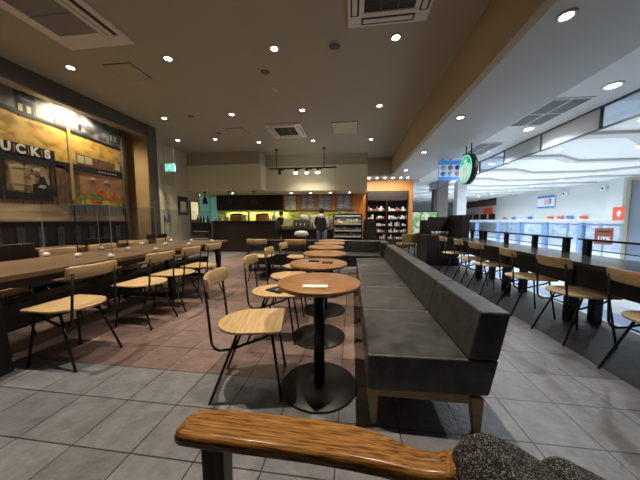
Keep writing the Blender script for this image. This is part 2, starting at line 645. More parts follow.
for (x, y), cn in zip([(-4.96, 6.63), (-3.86, 6.69), (-2.73, 7.1), (-1.14, 7.17), (0.51, 7.25)], ['leftmost', 'second', 'third', 'fourth', 'rightmost']):
    pts_.append((x, y, f'small round warm downlight, {cn} of the far row before the khaki box'))
for x, y, lb in pts_:
    if first:
        o = dl
        o.location = (x, y, 3.4)
        o['label'] = lb
        first = False
    else:
        o = dup(dl, (x, y, 3.4), 0, lb)
    o['group'] = 'downlights in the cafe ceiling'
    k = 1.0
    e = DOWN_W
    spot('downlight_beam', (x, y, 3.375), e, DOWN_COL, 68, 0.9, 0.022)
for x, y, lb in [(1.68, 2.33, 'large round downlight in grey soffit, nearest the camera'), (1.69, 4.29, 'round downlight in grey soffit, second along'),
                 (1.7, 6.32, 'round downlight in grey soffit, third along'), (1.73, 8.47, 'round downlight in grey soffit, farthest before orange wall')]:
    dup(dl, (x, y, 2.75), 0, lb, 'downlights in the grey soffit')
    spot('soffit_beam', (x, y, 2.73), SOFFIT_W, (1, 0.97, 0.93), 95, 1.0, 0.03)
for i, x in enumerate([0.65, 0.95, 1.25, 1.55, 1.85, 2.1]):
    dup(dl, (x, 9.9, 2.75), 0, 'tiny downlight over the orange shelves, %s from the left' % ['first', 'second', 'third', 'fourth', 'fifth', 'last'][i], 'spotlights over the orange shelves')
for x in (0.75, 1.35, 1.95):
    spot('shelf_beam', (x, 9.3, 2.72), 60, DOWN_COL, 100, 0.8, 0.03, (0.85, 0, 0))
for i, (x, y) in enumerate([(-6.2, 9.4), (-4.5, 8.9), (-2.3, 9.2), (-1.55, 9.2), (-0.8, 9.2), (-0.1, 9.2)]):
    dup(dl, (x, y, 2.145), 0, 'small downlight under khaki box over the kitchen, %s from the left' % ['first', 'second', 'third', 'fourth', 'fifth', 'sixth'][i], 'downlights under the khaki box')
    spot('kitchen_beam', (x, y, 2.13), 22, DOWN_COL, 130, 0.8)
mdl = thing('downlight', 'x', 'ceiling light')
MB().lathe([(0.07, 0), (0.1, 0.0), (0.1, 0.012), (0.07, 0.012), (0.07, 0)], (0, 0, -0.012)).build('trim_ring', 'whitep', mdl)
MB().lathe([(0.0, 0.0), (0.07, 0.0), (0.07, 0.006), (0.0, 0.006)], (0, 0, -0.009)).build('lamp_lens', 'glowcool', mdl)
first = True
ordn = ['nearest', 'second', 'third', 'fourth', 'fifth', 'sixth', 'seventh', 'eighth', 'ninth', 'tenth']
for (x, z, y0, st, n, rn) in [(3.15, 2.765, 3.58, 1.45, 5, 'row beside the hanging glass panels'), (6.0, 3.2, 6.1, 2.15, 8, 'first row beyond the glass panels'),
                              (8.1, 3.2, 8.3, 2.15, 8, 'second row beyond the glass panels'), (11.0, 3.2, 10.5, 2.15, 7, 'row nearest the far mall wall')]:
    for k in range(n):
        lb = f'bright white mall downlight, {ordn[k]} one in the {rn}'
        if first:
            o = mdl
            o.location = (x, y0, z)
            o['label'] = lb
            first = False
        else:
            o = dup(mdl, (x, y0 + st * k, z), 0, lb)
        o['group'] = 'mall ceiling downlights'
        spot('mall_beam', (x, y0 + st * k, z - .03), MALL_W * (.6 if x < 4 else 1), MALL_COL, 150, 0.7, 0.08)


def ac_unit(loc, lx, ly, label, mesh_mat='dark'):
    t = thing('ceiling_air_conditioner', label, 'air conditioner', loc)
    hx, hy = lx / 2, ly / 2
    b = MB()
    ix, iy = hx * 0.60, hy * 0.60
    b.box((-hx, -hy, -0.035), (hx, -iy, 0))
    b.box((-hx, iy, -0.035), (hx, hy, 0))
    b.box((-hx, -iy, -0.035), (-ix, iy, 0))
    b.box((ix, -iy, -0.035), (hx, iy, 0))
    b.build('panel_frame', 'white', t, 0.008)
    b = MB()
    b.box((-ix, -iy, -0.025), (ix, iy, -0.004))
    n = 22
    for k in range(n):
        y = -iy + 2 * iy * (k + .5) / n
        b.box((-ix, y - .004, -0.032), (ix, y + .004, -0.025), 1)
    for k in range(1, 3):
        x = -ix + 2 * ix * k / 3
        b.box((x - .008, -iy, -0.034), (x + .008, iy, -0.025), 1)
    b.build('intake_grille', ['dark', 'grille'], t)
    for (a, c) in (((-hx * .66, -hy * .93), (hx * .66, -hy * .72)), ((-hx * .66, hy * .72), (hx * .66, hy * .93)), ((-hx * .93, -hy * .66), (-hx * .72, hy * .66)), ((hx * .72, -hy * .66), (hx * .93, hy * .66))):
        f = MB().box((a[0], a[1], -0.037), (c[0], c[1], -0.034)).build('air_vane', 'dark', t)
        dx, dy = (c[0] - a[0]), (c[1] - a[1])
        if dx > dy:
            q = MB().box((a[0] + .02, a[1] + dy * .2, -0.043), (c[0] - .02, a[1] + dy * .75, -0.036))
        else:
            q = MB().box((a[0] + dx * .2, a[1] + .02, -0.043), (a[0] + dx * .75, c[1] - .02, -0.036))
        q.build('flap', 'white', f)
    return t


ac_unit((-1.68, 6.3, 3.4), .88, .95, 'square white ceiling air conditioner far off above the track lights')
ac_unit((0.37, 2.62, 3.4), .88, .95, 'square white ceiling air conditioner cut by the top edge of the picture')
t = thing('ceiling_air_conditioner', 'long white ceiling air conditioner with grey mesh at upper left', 'air conditioner', (-3.25, 2.05, 3.4))
b = MB()
b.box((-.47, -.95, -.035), (-.34, .95, 0))
b.box((.20, -.95, -.035), (.47, .95, 0))
b.box((-.34, .72, -.035), (.20, .95, 0))
b.box((-.34, -.95, -.035), (.20, -.72, 0))
b.build('panel_frame', 'white', t, 0.008)
b = MB()
b.box((-.34, -.72, -.028), (.20, .72, -.004), 0)
for k in range(1, 5):
    b.box((-.34, -.72 + k * .288 - .004, -.031), (.20, -.72 + k * .288 + .004, -.028), 1)
b.build('intake_mesh', [mat('mesh_grey', (.24, .235, .24), .7, bump=.3, bscale=300), 'grille'], t)
f = MB().box((.27, -.78, -.038), (.40, .78, -.034)).build('air_vane', 'dark', t)
MB().box((.29, -.77, -.045), (.35, .77, -.038)).build('flap', 'white', f)



def hatch(loc, lx, ly, label, m='ceiling'):
    t = thing('access_hatch', label, 'ceiling hatch', loc)
    MB().box((-lx / 2, -ly / 2, -0.006), (lx / 2, ly / 2, 0)).build('frame_edge', 'beam', t)
    MB().box((-lx / 2 + .012, -ly / 2 + .012, -0.01), (lx / 2 - .012, ly / 2 - .012, -0.004)).build('hatch_panel', m, t)


hatch((-3.45, 3.57, 3.4), .45, .42, 'square beige ceiling hatch between left downlights')
hatch((-0.2, 6.3, 3.4), .62, .75, 'pale ceiling panel right of the far air conditioner', 'wall')
hatch((-2.95, 6.2, 3.4), .45, .45, 'thin outlined ceiling hatch left of the far air conditioner')
hatch((-1.0, 2.35, 3.4), .5, .5, 'square ceiling hatch at the top edge beside the near air conditioner')
for (x, y), lb in {(-0.25, 3.41): 'round dark ceiling speaker between two near downlights', (-1.35, 3.83): 'round dark ceiling speaker nearer the picture centre',
                   (-3.54, 5.18): 'small round ceiling speaker far left', (-3.49, 6.25): 'tiny round vent far left on ceiling'}.items():
    t = thing('ceiling_speaker', lb, 'speaker', (x, y, 3.4))
    MB().lathe([(0.075, 0), (0.085, 0), (0.085, 0.01), (0.075, 0.01), (0.075, 0)], (0, 0, -0.01)).build('rim', 'wall', t)
    MB().lathe([(0, 0), (0.075, 0), (0.075, 0.005), (0, 0.005)], (0, 0, -0.008)).build('mesh', 'grille', t)
for (x, y), lb in {(-1.36, 4.34): 'small white smoke detector on ceiling', (-5.02, 3.68): 'small white dome sensor beside dark beam'}.items():
    t = thing('smoke_detector', lb, 'detector', (x, y, 3.4))
    MB().lathe([(0, -0.035), (0.02, -0.035), (0.035, -0.02), (0.045, -0.012), (0.05, 0), (0, 0)]).build('dome', 'white', t)
    MB().lathe([(0.05, 0), (0.058, 0), (0.058, 0.006), (0.05, 0.006)], (0, 0, -0.006)).build('collar', 'white', t)

# track light
t = thing('track_light', 'black track light rail hung on two rods before the khaki panel', 'track light', (0, 7.9, 0))
MB().box((-2.7, -0.02, 2.76), (-0.5, 0.02, 2.8)).build('rail', 'blackm', t)
for x in (-2.45, -0.9):
    r_ = MB().tube([(x, 0, 2.8), (x, 0, 3.4)], 0.014).build('rod', 'blackm', t)
    MB().lathe([(0, 3.36), (0.045, 3.36), (0.05, 3.4), (0, 3.4)], (x, 0, 0)).build('ceiling_cup', 'blackm', r_)
for x, lit in ((-2.35, 0), (-1.82, 1), (-1.45, 1), (-1.1, 1)):
    h = MB().lathe([(0, 2.76), (0.04, 2.755), (0.05, 2.70), (0.045, 2.66), (0, 2.66)], (x, 0, 0), 16).build('lamp_head', 'blackm', t)
    MB().box((x - .02, -0.03, 2.735), (x + .16, 0.03, 2.765)).build('adapter', 'blackm', h)
    MB().lathe([(0, 2.60), (0.05, 2.61), (0.06, 2.64), (0.04, 2.66), (0, 2.66)], (x, 0, 0), 16).build('bulb', 'glow' if lit else 'blackm', h)
    if lit:
        spot('track_beam', (x, 7.9, 2.59), 14, DOWN_COL, 120, 0.6, 0.03, (0.4, 0, 0))

# exit sign
t = thing('exit_sign', 'green lit exit sign with white running figure hung from ceiling', 'exit sign', (-5.35, 6.75, 0))
MB().box((-0.155, 0.0, 2.55), (0.155, 0.03, 2.78)).build('sign_box', 'whitep', t)
face = MB().box((-0.15, -0.012, 2.555), (0.15, 0.0, 2.775)).build('sign_face', mat('exit_green', (0.02, 0.45, 0.35), 0.4, emit=(0.15, 0.8, 0.62), estr=0.7), t)
b = MB()
b.tube([(0.0, -0.016, 2.725), (-0.01, -0.016, 2.665)], 0.018, 6)
b.lathe([(0, -.004), (.018, -.004), (.018, .004), (0, .004)], (0.015, -0.016, 2.750), 10, axis='y')
b.tube([(-0.01, -0.016, 2.665), (0.04, -0.016, 2.635), (0.03, -0.016, 2.585)], 0.01, 6)
b.tube([(-0.01, -0.016, 2.665), (-0.05, -0.016, 2.625), (-0.09, -0.016, 2.615)], 0.01, 6)
b.tube([(0.0, -0.016, 2.715), (0.05, -0.016, 2.695)], 0.008, 6)
b.tube([(0.0, -0.016, 2.715), (-0.05, -0.016, 2.715), (-0.07, -0.016, 2.675)], 0.008, 6)
b.box((-0.135, -0.016, 2.575), (-0.11, -0.013, 2.765))
b.build('running_figure', 'signwhite', face)
for x in (-0.13, 0.13):
    MB().tube([(x, .015, 2.78), (x, .015, 3.4)], 0.012).build('hanging_rod', 'white', t)

# ================================================================== MURAL WALL
XM = -5.3


def ycol(name, col, rough=0.6, var=0.0, vs=4):
    return mat(name, col, rough, var=var, vscale=vs)


city = ramp_tex(mat('mural_city', (.3, .3, .3), 0.5), 'noise', [(0.02, 0.02, 0.022), (0.10, 0.10, 0.11), (0.35, 0.36, 0.36)], 4, (1, 1.2, 2))
ochre = ramp_tex(mat('mural_ochre', (.6, .4, .1), 0.5), 'noise', [(0.32, 0.17, 0.03), (0.60, 0.37, 0.075), (0.70, 0.45, 0.13)], 5, (1, 1, 1.6))
brownw = ramp_tex(mat('mural_brown', (.3, .2, .1), 0.5), 'noise', [(0.07, 0.035, 0.018), (0.17, 0.095, 0.045), (0.26, 0.16, 0.08)], 5, (1, 6, 1))
shopw = ramp_tex(mat('mural_window', (.3, .2, .1), 0.5), 'noise', [(0.08, 0.05, 0.025), (0.32, 0.21, 0.10), (0.58, 0.42, 0.2)], 6, (1, 2, 1))
sandm = ramp_tex(mat('mural_sand', (.5, .4, .2), 0.5), 'noise', [(0.30, 0.20, 0.11), (0.52, 0.39, 0.23), (0.66, 0.52, 0.32)], 3, (1, .5, 3))
t = thing('wall_mural', 'wide printed mural of an old ochre market storefront on the left wall', 'mural', (XM, 0, 0))
L = -1.5
b = MB()


def mp_(pts, x0, x1, mi):
    b.prism_x(pts, x0, x1, mi)


mp_([(L, 1.1), (5.17, 1.1), (5.17, 3.32), (L, 3.32)], -0.06, -0.03, 0)                      # backing (ochre)
mp_([(L, 2.85), (3.2, 2.86), (5.17, 2.74), (5.17, 3.32), (L, 3.32)], -0.03, -0.026, 1)       # street at top
mp_([(L, 2.84), (3.2, 2.84), (5.17, 2.71), (5.17, 2.76), (3.2, 2.89), (L, 2.89)], -0.026, -0.022, 5)
mp_([(L, 1.1), (5.17, 1.1), (5.17, 2.15), (L, 2.15)], -0.03, -0.028, 2)                      # shop front brown
mp_([(4.22, 2.12), (5.17, 2.12), (5.17, 2.37), (4.22, 2.42)], -0.03, -0.025, 2)
mp_([(4.25, 1.5), (5.17, 1.5), (5.17, 2.1), (4.25, 2.1)], -0.028, -0.024, 6)
mp_([(L, 1.1), (4.02, 1.1), (4.02, 1.38), (L, 1.42)], -0.028, -0.022, 3)                     # sand sill
mp_([(4.02, 1.1), (5.17, 1.1), (5.17, 1.22), (4.02, 1.22)], -0.028, -0.022, 3)
for y0, y1 in ((4.24, 4.36), (4.38, 4.51), (5.01, 5.12)):
    mp_([(y0, 2.24), (y1, 2.24), (y1, 2.38), (y0, 2.39)], -0.025, -0.02, 4)
pale = mat('mural_pale_pane', (0.55, 0.48, 0.30), 0.5)
r_ = random.Random(5)
y = L
while y < 5.1:
    wd = r_.uniform(.12, .34)
    y1 = min(y + wd, 5.12)
    zb = 2.9 if y < 3.3 else 2.80
    if r_.random() < .75:
        b.box((-0.026, y, zb), (-0.0245, y1 - .02, zb + r_.uniform(.22, .4)), r_.choice([7, 8, 5, 8]))
        for q in range(2):
            b.box((-0.0245, y + .02 + q * (y1 - y) * .45, zb + .08), (-0.0235, y + .02 + (q + .32) * (y1 - y) * .45 + .02, zb + .19), r_.choice([5, 4, 7]))
    y = y1 + .005
b.build('printed_panel', [ochre, city, brownw, sandm, pale, 'black', mat('mural_terracotta', (0.42, 0.22, 0.10), 0.5, var=0.25, vscale=5), mat('mural_grey_a', (0.22, 0.22, 0.21), 0.5, var=.3, vscale=9), mat('mural_grey_b', (0.09, 0.09, 0.095), 0.5, var=.4, vscale=9)], t)
b = MB()
for y0, y1 in ((2.0, 2.55), (2.65, 3.14), (3.17, 3.79)):
    mp_([(y0, 1.45), (y1, 1.45), (y1, 2.08), (y0, 2.08)], -0.028, -0.021, 0)
    mp_([(y0, 1.45), (y1, 1.45), (y1, 1.56), (y0, 1.58)], -0.021, -0.019, 1)
    mp_([(y0, 1.45), (y0 + .03, 1.45), (y0 + .03, 2.08), (y0, 2.08)], -0.021, -0.018, 1)
    mp_([(y1 - .03, 1.45), (y1, 1.45), (y1, 2.08), (y1 - .03, 2.08)], -0.021, -0.018, 1)
b.prism_x([(3.28, 1.6), (3.4, 1.6), (3.42, 2.0), (3.24, 2.0)], -0.021, -0.0195, 2)
for y0 in (2.05, 2.3, 2.7, 2.9, 3.5, 3.62):
    b.box((-0.021, y0, 1.58), (-0.0197, y0 + r_.uniform(.05, .1), 1.62 + r_.uniform(.05, .3)), r_.choice([1, 2]))
for z0 in (1.75, 1.9):
    b.box((-0.021, 2.0, z0), (-0.0195, 3.1, z0 + .012), 1)
b.build('shop_window_print', [shopw, 'black', mat('mural_glow', (0.55, 0.44, 0.2), 0.5)], t)
MB().prism_x([(L, 2.06), (3.2, 2.06), (5.17, 2.08), (5.17, 2.2), (3.9, 2.19), (L, 2.19)], -0.026, -0.012).build('awning_print', 'black', t)
sb = MB().prism_x([(1.9, 2.17), (3.86, 2.17), (3.86, 2.35), (1.9, 2.35)], -0.024, -0.008).build('sign_board', 'black', t)
for i, ch in enumerate('STARBUCKS'):
    text_mesh('sign_letter', ch, 0.195, 'ceramic', sb, (-0.006, 3.75 - 0.175 * (8 - i), 2.26), (PI / 2, 0, PI / 2), 0.003, 0.85, 0.009)
    if i:
        MB().box((-0.008, 3.672 - 0.175 * (8 - i) - .004, 2.2), (-0.006, 3.672 - 0.175 * (8 - i) + .004, 2.32)).build('divider_mark', ochre, sb)
b = MB()
b.box((-0.024, 4.09, 1.5), (-0.01, 4.14, 2.85))
b.build('yellow_post_print', mat('mural_yellow', (0.48, 0.35, 0.13), 0.5), t)
b = MB()
b.box((-0.024, 3.86, 1.4), (-0.012, 4.0, 2.12))
b.build('brown_post_print', brownw, t)
# round window logo: two rings and a simple crowned figure in thin strokes
b = MB()
n = 28
for rr, wd in ((0.135, 0.01), (0.092, 0.006)):
    b.lathe([(rr, 0), (rr + wd, 0), (rr + wd, 0.002), (rr, 0.002), (rr, 0)], (-0.019, 3.58, 1.935), n, axis='x')
for k in range(16):
    a = 2 * PI * k / 16
    b.box((-0.019, 3.58 + .114 * math.cos(a) - .012, 1.935 + .114 * math.sin(a) - .009), (-0.017, 3.58 + .114 * math.cos(a) + .006, 1.935 + .114 * math.sin(a) + .009))
for dy in (-.05, -.03, 0, .03, .05):
    b.tube([(-0.018, 3.58 + dy, 1.87), (-0.018, 3.58 + dy * .5, 1.95), (-0.018, 3.58 + dy * 1.1, 1.99)], 0.005, 5)
b.build('window_logo', mat('logo_pink_white', (0.55, 0.42, 0.36), 0.5), t)
b = MB()
b.prism_x([(3.5, 1.55), (3.85, 1.55), (3.8, 1.70), (3.72, 1.74), (3.68, 1.86), (3.62, 1.86), (3.6, 1.75), (3.52, 1.72)], -0.019, -0.016)
b.build('figure_print', 'black', t)
b = MB()
b.prism_x([(3.58, 1.68), (3.68, 1.66), (3.70, 1.72), (3.62, 1.72)], -0.016, -0.014)
b.prism_x([(3.3, 1.7), (3.5, 1.7), (3.5, 1.712), (3.3, 1.712)], -0.019, -0.016)
b.build('white_print_marks', pale, t)
cols = [(0.62, 0.05, 0.02), (0.75, 0.30, 0.03), (0.10, 0.28, 0.04), (0.70, 0.55, 0.05), (0.65, 0.12, 0.03), (0.25, 0.35, 0.05)]
pm = [mat('produce_%d' % i, c, 0.5, var=0.4, vscale=18) for i, c in enumerate(cols)]
b = MB()
b.box((-0.026, 4.1, 1.43), (-0.0135, 5.12, 1.56), 2)
r_ = random.Random(3)
for row in range(4):
    y = 4.12
    while y < 5.08:
        wd = r_.uniform(.035, .085)
        z = 1.44 + row * .07 + r_.uniform(-.012, .012)
        if row < 2 or r_.random() < .75 - .15 * row or abs(y - 4.7) < .15:
            b.box((-0.024, y, z), (-0.012 - row * .002, min(y + wd, 5.12), z + .085), r_.randrange(6))
        y += wd
b.build('produce_print', pm, t)
MB().box((-0.024, 4.02, 1.21), (-0.008, 5.1, 1.43)).build('crate_print', ramp_tex(mat('mural_grey_crate', (.3, .3, .3), 0.5), 'noise', [(0.05, 0.05, 0.055), (0.16, 0.16, 0.17), (0.28, 0.28, 0.29)], 4, (1, 9, 1)), t)
for y, z in ((3.36, 2.03), (4.5, 2.0), (4.8, 1.97)):
    MB().prism_x([(y - .07, z - .06), (y + .07, z - .06), (y + .015, z), (y - .015, z)], -0.021, -0.013).build('lamp_print', pale, t)
for k in range(7):
    MB().box((-0.012, 4.62 + k * .06, 2.125), (-0.01, 4.66 + k * .06, 2.14)).build('awning_lettering', 'ceramic', t)

# mural wash light hidden under beam
t = thing('wall_washer', 'spotlight tucked behind the dark beam washing the top of the mural', 'spotlight', (-5.13, 4.15, 3.33))
MB().lathe([(0, -0.06), (0.025, -0.06), (0.03, -0.01), (0.03, 0), (0, 0)]).build('lamp_body', 'blackm', t)
MB().lathe([(0, -0.066), (0.024, -0.066), (0.024, -0.06), (0, -0.06)]).build('lamp_lens', 'glow', t)
spot('mural_wash', (-5.12, 4.15, 3.22), 85, (1, 0.86, 0.62), 160, 0.5, 0.03, (0, 0.25, 0))
t2 = dup(t, (-5.13, 2.0, 3.33), 0, 'spotlight behind the dark beam beyond the left picture edge')
spot('mural_wash', (-5.10, 2.0, 3.22), 75, (1, 0.86, 0.62), 160, 0.5, 0.03, (0, 0.25, 0))

# ================================================================== FURNITURE PROTOTYPES
def arc(cx, cy, r, a0, a1, n):
    return [(cx + r * math.cos(a0 + (a1 - a0) * k / n), cy + r * math.sin(a0 + (a1 - a0) * k / n)) for k in range(n + 1)]


def make_chair():
    """sitter faces +y; origin on the floor under the seat"""
    t = thing('dining_chair', 'x', 'chair')
    pts = [(0.2, 0.19), (0.2, -0.02)]
    pts += [(0.2 * math.cos(a), -0.02 - 0.2 * math.sin(a)) for a in [PI * k / 16 for k in range(1, 16)]]
    pts += [(-0.2, -0.02), (-0.2, 0.19), (-0.185, 0.205), (0.185, 0.205)]
    MB().prism(pts, 0.437, 0.455).build('seat', 'chairwood', t, 0.006, 3)
    # curved backrest slab
    b = MB()
    n = 14
    vo, vi = [], []
    R = 0.42
    amax = math.asin(0.185 / R)
    for ring in range(2):
        rr = R + (0.011 if ring else -0.011)
    prof = []
    sec = [(-.011, -.035), (-.011, .035), (-.006, .047), (.006, .047), (.011, .035), (.011, -.035), (.006, -.047), (-.006, -.047)]
    rings = []
    for k in range(n + 1):
        a = -amax + 2 * amax * k / n
        sc = 1.0 if 0 < k < n else 0.8
        ring = []
        for dr, dz in sec:
            r1 = R + dr
            ring.append(b.b.verts.new((r1 * math.sin(a), R - 0.265 - r1 * math.cos(a) + dz * -0.15, 0.737 + dz * sc)))
        rings.append(ring)
    for q in range(n):
        for k in range(8):
            f = b.b.faces.new([rings[q][k], rings[q][(k + 1) % 8], rings[q + 1][(k + 1) % 8], rings[q + 1][k]])
            f.smooth = True
    b.b.faces.new(rings[0])
    b.b.faces.new(rings[-1])
    b.build('backrest', 'chairwood', t)
    for s in (-1, 1):
        MB().tube([(s * .15, 0.16, 0.437), (s * .155, 0.10, 0.40), (s * .16, -0.10, 0.335), (s * .162, -0.17, 0.33), (s * .162, -0.20, 0.345), (s * .163, -0.215, 0.38), (s * .155, -0.245, 0.735)], 0.0085).build('back_support', 'blackm', t)
        MB().tube([(s * .14, 0.14, 0.44), (s * .18, 0.20, 0.0)], 0.009).build('leg', 'blackm', t)
        MB().tube([(s * .13, -0.06, 0.44), (s * .18, -0.235, 0.0)], 0.009).build('leg', 'blackm', t)
    b = MB()
    b.tube([(-.14, 0.135, 0.43), (.14, 0.135, 0.43)], 0.008)
    b.tube([(-.13, -0.06, 0.43), (.13, -0.06, 0.43)], 0.008)
    b.tube([(0, 0.135, 0.43), (0, -.06, 0.43)], 0.008)
    b.tube([(0, -.06, 0.43), (0, -.09, 0.335)], 0.007)
    b.tube([(-.16, -.09, 0.335), (.16, -.09, 0.335)], 0.007)
    b.build('seat_frame', 'blackm', t)
    return t


chair0 = make_chair()
used = [False]


def place_chair(x, y, rz, label, group):
    if not used[0]:
        used[0] = True
        chair0.location = (x, y, 0)
        chair0.rotation_euler = (0, 0, rz)
        chair0['label'] = label
        chair0['group'] = group
        return chair0
    return dup(chair0, (x, y, 0), rz, label, group)


FX, FmX, FY = -PI / 2, PI / 2, 0.0     # facing +x, -x, +y
g = 'chairs at the round tables'
place_chair(-0.655, 1.53, FX + 0.20, 'oak and black steel chair nearest the camera with empty seat', g)
place_chair(-0.72, 2.23, FX + 0.12, 'oak chair with a black booklet on its seat at the second round table', g)
place_chair(-0.76, 2.87, FX + 0.1, 'oak chair drawn up to the third round table', g)
place_chair(-0.77, 3.5, FX, 'oak chair drawn up to the fourth round table, farthest of that row', g)
g = 'chairs on the aisle side of the communal table'
for y, lb in ((1.66, 'nearest oak chair on the aisle side of the long communal table'), (2.36, 'second oak chair on the aisle side of the communal table'),
              (2.85, 'third oak chair on the aisle side of the communal table'), (3.37, 'farthest oak chair on the aisle side, at the communal table end')):
    place_chair(-2.24, y, FmX + rnd.uniform(-.06, .06), lb, g)
g = 'chairs on the wall side of the communal table'
for y, lb in ((1.75, 'oak chair back half cut by the left edge, wall side of communal table'), (2.49, 'second oak chair on the wall side of the communal table'),
              (3.0, 'third oak chair on the wall side of the communal table'), (3.6, 'fourth oak chair on wall side of communal table'), (4.15, 'farthest oak chair on wall side of communal table')):
    place_chair(-3.25, y, FX + rnd.uniform(-.06, .06), lb, g)
g = 'chairs along the window counter'
for y, rz, lb in ((1.85, .0, 'nearest chair at window counter, cut by the right picture edge'), (2.55, .05, 'second nearest chair at the dark window counter'), (3.2, -.1, 'third chair along the dark window counter'),
                  (4.02, .08, 'fourth chair along the dark window counter'), (4.6, -.05, 'fifth chair along the dark window counter'), (5.35, .0, 'farthest chair along the dark window counter')):
    place_chair(2.1, y, FX + rz, lb, g)
g = 'chairs before the far sofa'
place_chair(-1.68, 4.4, FY, 'oak chair with its back to us left of the far white basket', g)
place_chair(-0.98, 4.4, FY, 'oak chair with its back to us beneath the far white basket', g)

tb = MB().box((-0.07, -0.09, 0), (0.07, 0.09, 0.012)).build('booklet', 'black', None, 0.002)
tag(tb, 'small black booklet lying on the second oak chair seat', 'booklet')
tb.location = (-0.69, 2.2, 0.4565)
tb.rotation_euler = (0, 0, 1.1)
MB().box((-0.03, -0.008, 0.012), (0.03, 0.008, 0.013)).build('cover_lettering', 'ceramic', tb)

rt = thing('round_table', 'x', 'table')
MB().lathe([(0, 0.69), (0.25, 0.69), (0.268, 0.695), (0.27, 0.715), (0.265, 0.72), (0, 0.72)], n=64).build('tabletop', 'tabletop', rt)
MB().lathe([(0, 0.013), (0.037, 0.013), (0.037, 0.68), (0, 0.68)], n=20).build('pole', 'blackm', rt)
MB().lathe([(0, 0.672), (0.12, 0.675), (0.12, 0.69), (0, 0.69)], n=24).build('mounting_plate', 'blackm', rt)
MB().lathe([(0, 0), (0.255, 0), (0.255, 0.01), (0.25, 0.014), (0, 0.016)], n=64).build('base_disc', 'blackm', rt)
RT = [(-.21, 1.57, 'nearest round wooden table with a white card on it'), (-.31, 2.27, 'second round wooden table beside the chair with booklet'), (-.33, 2.97, 'third round wooden table along the black sofa'),
      (-.385, 3.67, 'fourth round wooden table along the black sofa'), (-.39, 4.3, 'fifth round wooden table along the black sofa'), (-.395, 4.85, 'farthest round wooden table by the corner sofa')]
for i, (x, y, lb) in enumerate(RT):
    if i == 0:
        rt.location = (x, y, 0)
        rt['label'] = lb
    else:
        o = dup(rt, (x, y, 0), 0, lb)
    (rt if i == 0 else o)['group'] = 'round tables along the black sofa'
o = MB().box((-0.075, -0.03, 0), (0.075, 0.03, 0.006)).build('table_card', 'paper')
o.location = (-0.215, 1.425, 0.7205)
o.rotation_euler = (0, 0, 0.1)
tag(o, 'white card lying near the front edge of nearest round table', 'card')
for x, y, lb in ((-0.36, 2.32, 'small dark card on second round table, left one'), (-0.22, 2.25, 'small dark phone on second round table, right one')):
    o = MB().box((-0.05, -0.03, 0), (0.05, 0.03, 0.009)).build('phone', 'black', None, 0.002)
    o.location = (x, y, 0.7205)
    tag(o, lb, 'phone')


def rbox(lo, hi, puff=0.0):
    return MB().box(lo, hi)


def sofa_module(name, label, x0, y0, y1, group):
    t = thing(name, label, 'sofa', (x0, y0, 0), 0, group)
    L_ = y1 - y0
    MB().hexa([(0.0, 0.004, .205), (.612, .004, .225), (.612, L_ - .004, .225), (0.0, L_ - .004, .205)],
              [(0.0, 0.004, .405), (.648, .004, .415), (.648, L_ - .004, .415), (0.0, L_ - .004, .405)]).build('seat_cushion', 'leather', t, 0.012, 3)
    MB().hexa([(.50, .004, .416), (.645, .004, .416), (.645, L_ - .004, .416), (.50, L_ - .004, .416)],
              [(.55, .004, .665), (.69, .004, .665), (.69, L_ - .004, .665), (.55, L_ - .004, .665)]).build('backrest', 'leather', t, 0.011, 3)
    fr = MB()
    for y in (0.03, L_ - .06):
        fr.box((0.03, y, .16), (.57, y + .03, .205))
    fr.box((.03, .03, .16), (.06, L_ - .03, .2))
    fr.box((.54, .03, .16), (.57, L_ - .03, .2))
    fr.build('base_frame', 'sofawood', t)
    for y in (0.012, L_ - .062):
        MB().hexa([(.025, y + .005, 0), (.055, y + .005, 0), (.055, y + .04, 0), (.025, y + .04, 0)], [(0.0, y, .205), (.062, y, .205), (.062, y + .05, .205), (0, y + .05, .205)]).build('leg', 'sofawood', t)
        MB().hexa([(.555, y + .005, 0), (.585, y + .005, 0), (.585, y + .04, 0), (.555, y + .04, 0)], [(.53, y, .205), (.592, y, .205), (.592, y + .05, .205), (.53, y + .05, .205)]).build('leg', 'sofawood', t)
    return t


ys = [1.27, 1.94, 2.63, 3.32, 3.99, 4.66]
nm = ['nearest black leather sofa section with wooden legs in full view', 'second black leather sofa section behind the nearest one', 'third black leather sofa section along the row',
      'fourth black leather sofa section along the row', 'farthest black leather sofa section of the row by the corner sofa']
for i in range(5):
    sofa_module('sofa_section', nm[i], 0.09, ys[i], ys[i + 1] - .002, 'black sofa sections in the long row')
# far corner sofa
t = thing('corner_sofa', 'low black corner sofa closing the far end of the round table row', 'sofa', (0, 5.05, 0))
MB().box((-2.3, 0, .15), (-.6, .55, .40)).build('seat_cushion', 'leather', t, 0.02)
MB().box((-.59, 0, .15), (.6, .55, .40)).build('seat_cushion', 'leather', t, 0.02)
MB().box((-2.3, .45, .41), (.75, .6, .665)).build('backrest', 'leather', t, 0.02)
MB().box((.6, 0, .15), (.75, .44, .665)).build('armrest', 'leather', t, 0.02)
for x in (-2.25, -.62, .65):
    for y in (.05, .5):
        MB().box((x, y, 0), (x + .05, y + .05, .15)).build('leg', 'blackm', t)

# small tables in front of the far sofa
def small_table(loc, lx, ly, h, label, group, top='tabletop'):
    t = thing('square_table', label, 'table', loc, 0, group)
    MB().box((-lx / 2, -ly / 2, h - .03), (lx / 2, ly / 2, h)).build('tabletop', top, t, .004)
    MB().tube([(0, 0, .012), (0, 0, h - .03)], .03, 12).build('pole', 'blackm', t)
    MB().box((-.2, -.2, 0), (.2, .2, .014)).build('base_plate', 'blackm', t, .004)
    return t


